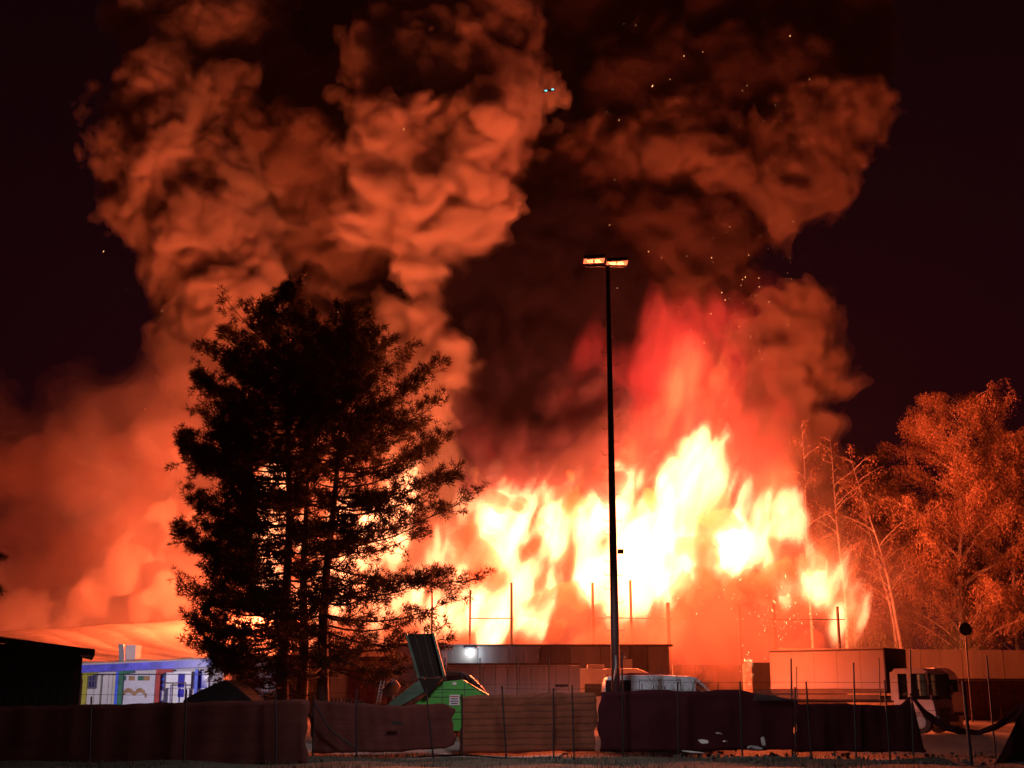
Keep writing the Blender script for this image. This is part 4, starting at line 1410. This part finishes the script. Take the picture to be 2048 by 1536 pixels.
# cab
M_BLUEPANE = glass('bluish_side_glass', (.5, .7, .8), .35)
M_CAB = mat('cab_fire_tint', (.55, .47, .44), .4, var=.2)  # cab with the orange firelight tinted into its paint
zc = P(1850, 1336, 48).z - gz(0, 49)
cb, cf = .25, 1.75
zw = zc * .52
MB().prism([(cb, .55), (cb, zw), (cf, zw), (cf + .08, zw - .5), (cf + .06, .55)], .08, Wb - .08).build("cab_body", M_CAB, root, bevel=.03)
MB().prism([(cb, zc - .12), (cb + .1, zc), (cf - .35, zc), (cf - .1, zc - .14), (cf - .13, zc - .2), (cb, zc - .2)], .08, Wb - .08).build("cab_roof", M_CAB, root, bevel=.02)
for yy in (.13, Wb - .13):
    MB().box((cb + .06, yy, (zc + zw) / 2 - .08), (.30, .09, zc - zw - .1)).build("pillar", M_CAB, root)
    MB().box((cb + .62, yy, (zc + zw) / 2 - .08), (.12, .07, zc - zw - .1)).build("pillar", M_CAB, root)
    MB().hexa([Vector((cf - .06, yy - .09, zw - .03)), Vector((cf + .0, yy - .09, zw - .03)), Vector((cf + .0, yy + .09, zw - .03)), Vector((cf - .06, yy + .09, zw - .03))],
              [Vector((cf - .22, yy - .09, zc - .15)), Vector((cf - .14, yy - .09, zc - .15)), Vector((cf - .14, yy + .09, zc - .15)), Vector((cf - .22, yy + .09, zc - .15))]).build("pillar", M_HEAD, root)
    MB().box((cb + .9, yy, (zc + zw) / 2 - .08), (1.15, .015, zc - zw - .2)).build("window", M_BLUEPANE, root)
# back wall of the cab with two rear windows
for a, b, c, d in ((.1, Wb - .1, zw - .1, zw + .10), (.1, Wb - .1, zc - .34, zc - .16), (.1, .45, zw + .10, zc - .34), (.75, .88, zw + .10, zc - .34), (Wb - .45, Wb - .1, zw + .10, zc - .34)):
    MB().box((cb + .03, (a + b) / 2, (c + d) / 2), (.05, b - a, d - c)).build("cab_back_wall", M_HEAD, root)
MB().prism([(cf + .0, zw), (cf - .17, zc - .17), (cf - .15, zc - .17), (cf + .02, zw)], .17, Wb - .17).build("windscreen", M_GLASS, root)
MB().box((cf + .085, Wb / 2, zw - .42), (.03, 1.1, .22)).build("grille", M_DARKMETAL, root)
MB().box((cf + .14, Wb / 2, .55), (.16, Wb - .1, .26)).build("bumper", M_DARKMETAL, root, bevel=.03)
for yy in (.3, Wb - .3):
    MB().box((cf + .10, yy, zw - .62), (.05, .26, .16)).build("headlight", M_GLASS, root, bevel=.01)
for yy, s in ((.0, -1), (Wb, 1)):
    o = MB().box((cf - .05, yy + s * .12, zw + .35), (.06, .16, .36)).build("mirror", M_DARKMETAL, root, bevel=.01)
MB().box((cb + .5, .85, zw + .1), (.35, .45, .6)).build("seat", M_BLACK, root, bevel=.06)
wheel(root, cf - .55, .22, .42, .28); wheel(root, cf - .55, Wb - .22, .42, .28)
wheel(root, -Lb + 1.2, .22, .42, .3); wheel(root, -Lb + 1.2, Wb - .22, .42, .3)

# rounded van behind the truck
D_ = 54
x0, x1 = P(1872, 1388, D_).x, P(1927, 1388, D_).x
zr = P(1900, 1335, D_).z - G0
root = empty("van", (x0, D_, G0)); tag(root, "round-nosed light van half hidden behind the truck cab", "van")
L = x1 - x0
pr = [(0, .3), (0, zr), (L * .55, zr - .02), (L * .78, zr - .25), (L * .93, zr - .8), (L, zr - 1.3), (L, .9), (L * .9, .3)]
MB().prism(pr, 0, 3.6).build("body", M_OFFWHITE, root, bevel=.05)
MB().box((L * .62, -.012, zr - .75), (.42, .02, .5)).build("window", M_DARKGLASS, root)
MB().box((L * .55, -.02, .8), (L * .8, .03, .12)).build("bumper", M_DARKMETAL, root)
wheel(root, .3, .2); 


# ------------------------------------------------------------------ fences
def cloth(parent, xs, tops, bots, D, m, seed=0, nx=46, nz=14, wr=.022, Df=None):
    """hung cloth: top and bottom edges in photograph pixels along xs"""
    mb = MB()
    rr_ = np.random.RandomState(seed)
    ph = rr_.uniform(0, 6, 8)
    tx = list(zip(xs, tops)); bx = list(zip(xs, bots))
    for j in range(nz + 1):
        for i in range(nx + 1):
            u, v = i / nx, j / nz
            x = xs[0] + (xs[-1] - xs[0]) * u
            d = D if Df is None else Df(x)
            y = interp(tx, x) * (1 - v) + interp(bx, x) * v
            if j in (0, nz):
                y += .9 * math.sin(x * .047 + ph[0]) + .6 * math.sin(x * .119 + ph[1]) + .3 * math.sin(x * .31 + ph[2])
            p = P(x, y, d)
            p.y += wr * (math.sin(x * .085 + ph[2] + v * 2) + .5 * math.sin(x * .23 + ph[3] - v * 3) + .35 * math.sin(v * 11 + x * .05 + ph[4]))
            if i in (0, nx):
                p.x += .05 * math.sin(v * 7 + ph[5]) + .03 * math.sin(v * 17)
            mb.v.append(tuple(p))
    for j in range(nz):
        for i in range(nx):
            q = j * (nx + 1) + i
            mb.f.append((q, q + 1, q + nx + 2, q + nx + 1))
    o = mb.build("cloth", m, parent, smooth=True); rel(o, parent)
    s = o.modifiers.new("thick", "SOLIDIFY"); s.thickness = .006
    return o


def post(parent, x, y0, xb, D, r=.03, m=None, zb=None):
    a = P(x, y0, D)
    zz = gz(a.x, D) - .05 if zb is None else zb
    b = P(xb, 1500, D)
    o = MB().tube([Vector((b.x, D, zz)), a], [r, r * .9], 7).build("post", m or M_POST, parent); rel(o, parent)
    return o


def wire(parent, x0, x1, y0, y1, D, r=.006, sag=2):
    pts = [P(x0 + (x1 - x0) * i / 10, y0 + (y1 - y0) * i / 10 + sag * math.sin(i / 10 * 3.14), D) for i in range(11)]
    o = MB().tube(pts, r, 4).build("wire", M_POST, parent); rel(o, parent)


def fence(label, x, D):
    p = P(x, 1388, D)
    o = empty("fence", (p.x, D, 0)); tag(o, label, "fence")
    return o


f = fence("left fence stretch with dark maroon cloth before shed and kiosk", 330, 38.5)
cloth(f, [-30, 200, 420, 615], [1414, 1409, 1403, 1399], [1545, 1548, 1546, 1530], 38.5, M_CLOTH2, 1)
for x, y, xb in ((183, 1393, 181), (373, 1378, 369), (551, 1386, 553), (-8, 1400, -10)):
    post(f, x, y, xb, 38.3)
wire(f, 60, 615, 1388, 1388, 38.35)
for yy in (1425, 1450, 1480, 1510):
    wire(f, -20, 612, yy + 6, yy, 38.3, .004, 1)
f = fence("second fence stretch with sagging brown cloth below the green skip", 760, 41)
cloth(f, [622, 700, 800, 890, 908], [1399, 1406, 1411, 1407, 1416], [1506, 1506, 1503, 1497, 1488], 42, M_CLOTH2, 2)
for x, y, xb, d in ((713, 1378, 714, 40.5), (852, 1376, 868, 40.8), (628, 1392, 626, 42)):
    post(f, x, y, xb, d)
wire(f, 615, 920, 1385, 1384, 41.2)
for yy in (1425, 1447, 1470):
    wire(f, 625, 900, yy, yy, 41.8, .004, 1)
rel(MB().tube([P(628, 1405, 41.7), P(660, 1460, 41.7), P(715, 1500, 41.7)], .03, 5).build("strap", M_POST, f), f)
rel(slab("patch", M_POST, f, 783, 803, 1443, 1450, 41.7, .02), f)
f = fence("third fence stretch with lighter rust-brown cloth and four posts", 1055, 42)
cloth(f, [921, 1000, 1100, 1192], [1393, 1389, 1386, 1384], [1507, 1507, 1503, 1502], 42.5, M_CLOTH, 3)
for x, y, xb, d in ((1004, 1372, 1013, 41.5), (1107, 1376, 1107, 42), (1144, 1370, 1148, 41.6), (924, 1388, 924, 42.4)):
    post(f, x, y, xb, d)
for i in range(8):
    wire(f, 922, 1190, 1399 + i * 13, 1393 + i * 13.5, 42.3, .006, 1)
wire(f, 1000, 1190, 1376, 1377, 42)
wire(f, 1130, 1060, 1372, 1397, 42.1, .005, 1)
f = fence("fourth fence stretch with black cloth before the white van", 1390, 42)
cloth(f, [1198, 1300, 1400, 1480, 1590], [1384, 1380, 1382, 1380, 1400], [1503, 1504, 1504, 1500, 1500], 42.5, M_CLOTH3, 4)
for x, y, xb, d in ((1244, 1304, 1246, 42), (1355, 1364, 1356, 41.8), (1480, 1363, 1484, 41.6), (1284, 1366, 1284, 43), (1307, 1372, 1307, 43), (1436, 1366, 1436, 43), (1590, 1374, 1590, 42)):
    post(f, x, y, xb, d, .02 if d == 43 else .032)
wire(f, 1198, 1620, 1378, 1378, 42.2)
wire(f, 1198, 1620, 1362, 1364, 42.4, .005)
# chain link strip above the cloth
mb = MB()
for i in range(34):
    x = 1506 + i * 2.6
    mb.tube([P(x, 1380, 42.3), P(x + 9, 1401, 42.3)], .006, 3, cap=False)
    mb.tube([P(x + 9, 1380, 42.3), P(x, 1401, 42.3)], .006, 3, cap=False)
rel(mb.build("chain_link", M_POST, f), f)["kind"] = "stuff"
f = fence("fifth fence stretch with torn black cloth before the box truck", 1700, 42)
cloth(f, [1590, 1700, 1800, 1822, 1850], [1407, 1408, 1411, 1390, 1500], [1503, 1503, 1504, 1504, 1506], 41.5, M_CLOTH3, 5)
for x, y, xb, d in ((1612, 1363, 1622, 41), (1707, 1325, 1711, 41.3), (1769, 1360, 1779, 40.5), (1820, 1300, 1826, 41.2), (1582, 1317, 1584, 42.6), (1758, 1315, 1763, 44), (1593, 1333, 1595, 44)):
    post(f, x, y, xb, d, .02 if d == 44 else .032)
wire(f, 1590, 1940, 1364, 1362, 41.2)
f = fence("last fence stretch at the right with dark cloth hanging in swags", 1960, 40)
for x, y, xb, d, r_ in ((1926, 1363, 1941, 37, .05), (1973, 1311, 1990, 40, .03)):
    post(f, x, y, xb, d, r_)
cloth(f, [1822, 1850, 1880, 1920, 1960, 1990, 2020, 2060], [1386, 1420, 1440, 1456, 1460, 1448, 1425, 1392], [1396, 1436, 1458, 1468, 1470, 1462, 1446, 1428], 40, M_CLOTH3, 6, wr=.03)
cloth(f, [1985, 2005, 2025, 2048, 2080], [1536, 1500, 1455, 1405, 1380], [1570, 1570, 1570, 1570, 1570], 37.5, M_CLOTH3, 7, wr=.03)
for yy in (1362, 1379, 1420):
    wire(f, 1825, 2060, yy, yy + 1, 40.2, .007)

# thin posts of the wire fence inside the yard
f = fence("thin inner yard fence of slim round posts before the container", 960, 50)
for x, y in ((827, 1318), (890, 1316), (960, 1316), (1034, 1313), (1098, 1312)):
    post(f, x, y, x + 1, 50, .028, M_STEEL, zb=G0)
for yy in (1333, 1368):
    wire(f, 800, 1110, yy, yy, 50, .005, 1)
# low picket fence by the pale door
f = fence("low dark picket fence below the pale door", 690, 47)
for i in range(9):
    rel(slab("picket", M_POST, f, 661 + i * 7.6, 664.4 + i * 7.6, 1396 + i * .5, 1440, 47, .03, zb=G0), f)
rel(slab("rail", M_POST, f, 658, 730, 1408, 1411, 47.05, .03), f)

# ladder and clutter
D_ = 52
t = empty("ladder", (P(755, 1388, D_).x, D_, G0)); tag(t, "pale ladder leaning beside the red gate", "ladder")
for dx in (0, 7):
    rel(MB().tube([P(752 + dx, 1410, D_), P(762 + dx, 1361, D_)], .02, 5).build("stile", M_WHITE, t), t)
for i in range(6):
    a = i / 6
    rel(MB().tube([P(753 + 9 * a, 1402 - 38 * a, D_), P(760 + 9 * a, 1402 - 38 * a, D_)], .014, 4).build("rung", M_WHITE, t), t)
D_ = 50
t = empty("concrete_mixer", (P(775, 1388, D_).x, D_, G0)); tag(t, "small mixer drum on a frame left of the green chute", "mixer")
c = P(782, 1378, D_)
MB().tube([c - t.location + Vector((-.25, 0, -.2)), c - t.location + Vector((.05, 0, .05)), c - t.location + Vector((.28, 0, .22))], [.18, .30, .14], 12).build("drum", M_BLUEGREY, t, smooth=True)
for s in (-1, 1):
    MB().tube([(s * .35, 0, 0), c - t.location + Vector((0, .1, -.1))], .03, 5).build("leg", M_STEEL, t)

# debris: white torn pieces on the ground near the black fence
M_DEB = mat("pale_debris", (.50, .46, .45), .7)
M_STONE = mat("broken_stone", (.10, .075, .065), .9)


def debris(label, x, y, D, w, h, seed, grp=None):
    r_ = random.Random(seed)
    c = P(x, y, D)
    n = 7
    pr = []
    for i in range(n):
        a = 6.28 * i / n
        pr.append((w / 2 * math.cos(a) * r_.uniform(.7, 1.2), h / 2 * math.sin(a) * r_.uniform(.7, 1.2)))
    o = MB().prism(pr, -.08, .08).build("rubble_piece", M_DEB, bevel=.008)
    o.location = c
    o.rotation_euler = (r_.uniform(-.5, .2), r_.uniform(-.2, .2), r_.uniform(-.6, .6))
    tag(o, label, "rubble", "pale rubble pieces by the black fence")


debris("wide pale rubble piece showing at the black fence's foot", 1408, 1484, 41.9, .42, .16, 1)
debris("thin pale sliver lying above the wide rubble piece", 1438, 1467, 41.9, .16, .06, 2)
debris("upright pale shard leaning against the fifth fence post", 1526, 1482, 41.9, .12, .34, 3)
debris("flat long pale slab right of the wide rubble piece", 1512, 1497, 41.7, .55, .13, 4)
debris("smallest pale fragment between sliver and shard", 1450, 1483, 41.9, .12, .06, 5)
debris("low pale slab lying in the grass before the black fence", 1385, 1504, 41.3, .8, .05, 6)

# rubble ridge on the right foreground
def rubble():
    rs = random.Random(9)
    mb = MB()
    for i in range(260):
        x = rs.uniform(5, 17); y = rs.uniform(36.5, 44.5)
        s = rs.uniform(.03, .13)
        Mx = Matrix.Translation((x, y, gz(x, y) + s * .25)) @ Euler((rs.uniform(0, 3), rs.uniform(0, 3), rs.uniform(0, 3))).to_matrix().to_4x4()
        mb.box((0, 0, 0), (s * rs.uniform(.8, 2), s, s * rs.uniform(.4, .9)), Mx)
    o = mb.build("rubble", M_STONE)
    tag(o, "broken stones scattered over the right foreground ground", "rubble", kind="stuff")


rubble()

# embers
def embers():
    rs = random.Random(21)
    V, Fc = [], []

    def one(p, s):
        o = len(V)
        s *= rs.choice((.4, .5, .7, 1.1)); d = Vector((rs.gauss(0, .7), 0, 1)).normalized() * s * rs.uniform(1, 3.2)
        for q in ((s * .5, 0, 0), (-s * .5, 0, 0), (0, s * .5, 0), (0, -s * .5, 0)):
            V.append(tuple(p + Vector(q)))
        V.append(tuple(p + d)); V.append(tuple(p - d))
        for a, b in ((0, 2), (2, 1), (1, 3), (3, 0)):
            Fc.append((o + a, o + b, o + 4)); Fc.append((o + b, o + a, o + 5))
    for _ in range(70):
        one(P(rs.gauss(1470, 70), rs.gauss(600, 90), 84), rs.uniform(.012, .03))
    for _ in range(30):
        one(P(rs.uniform(1180, 1620), rs.uniform(40, 640), 84), rs.uniform(.015, .035))
    for _ in range(90):
        one(P(rs.gauss(1565, 40), rs.gauss(1225, 35), 79), rs.uniform(.02, .05))
    for _ in range(60):
        one(P(rs.gauss(1440, 60), rs.gauss(1190, 30), 79), rs.uniform(.015, .035))
    for _ in range(12):
        one(P(rs.uniform(180, 1000), rs.uniform(150, 850), 84), rs.uniform(.02, .035))
    for x, y in ((1580, 72), (1368, 112), (1485, 181), (1305, 172), (207, 503), (283, 799), (1219, 450), (1297, 503)):
        one(P(x, y, 84), .045)
    for _ in range(40):
        one(P(rs.gauss(1497, 7), rs.gauss(1335, 12), 78), rs.uniform(.03, .06))
    o = fast_mesh("embers", V, Fc, glow_mat("ember_glow", (1, .42, .16), 6))
    tag(o, "glowing sparks drifting up around the flames", "embers", kind="stuff")


embers()
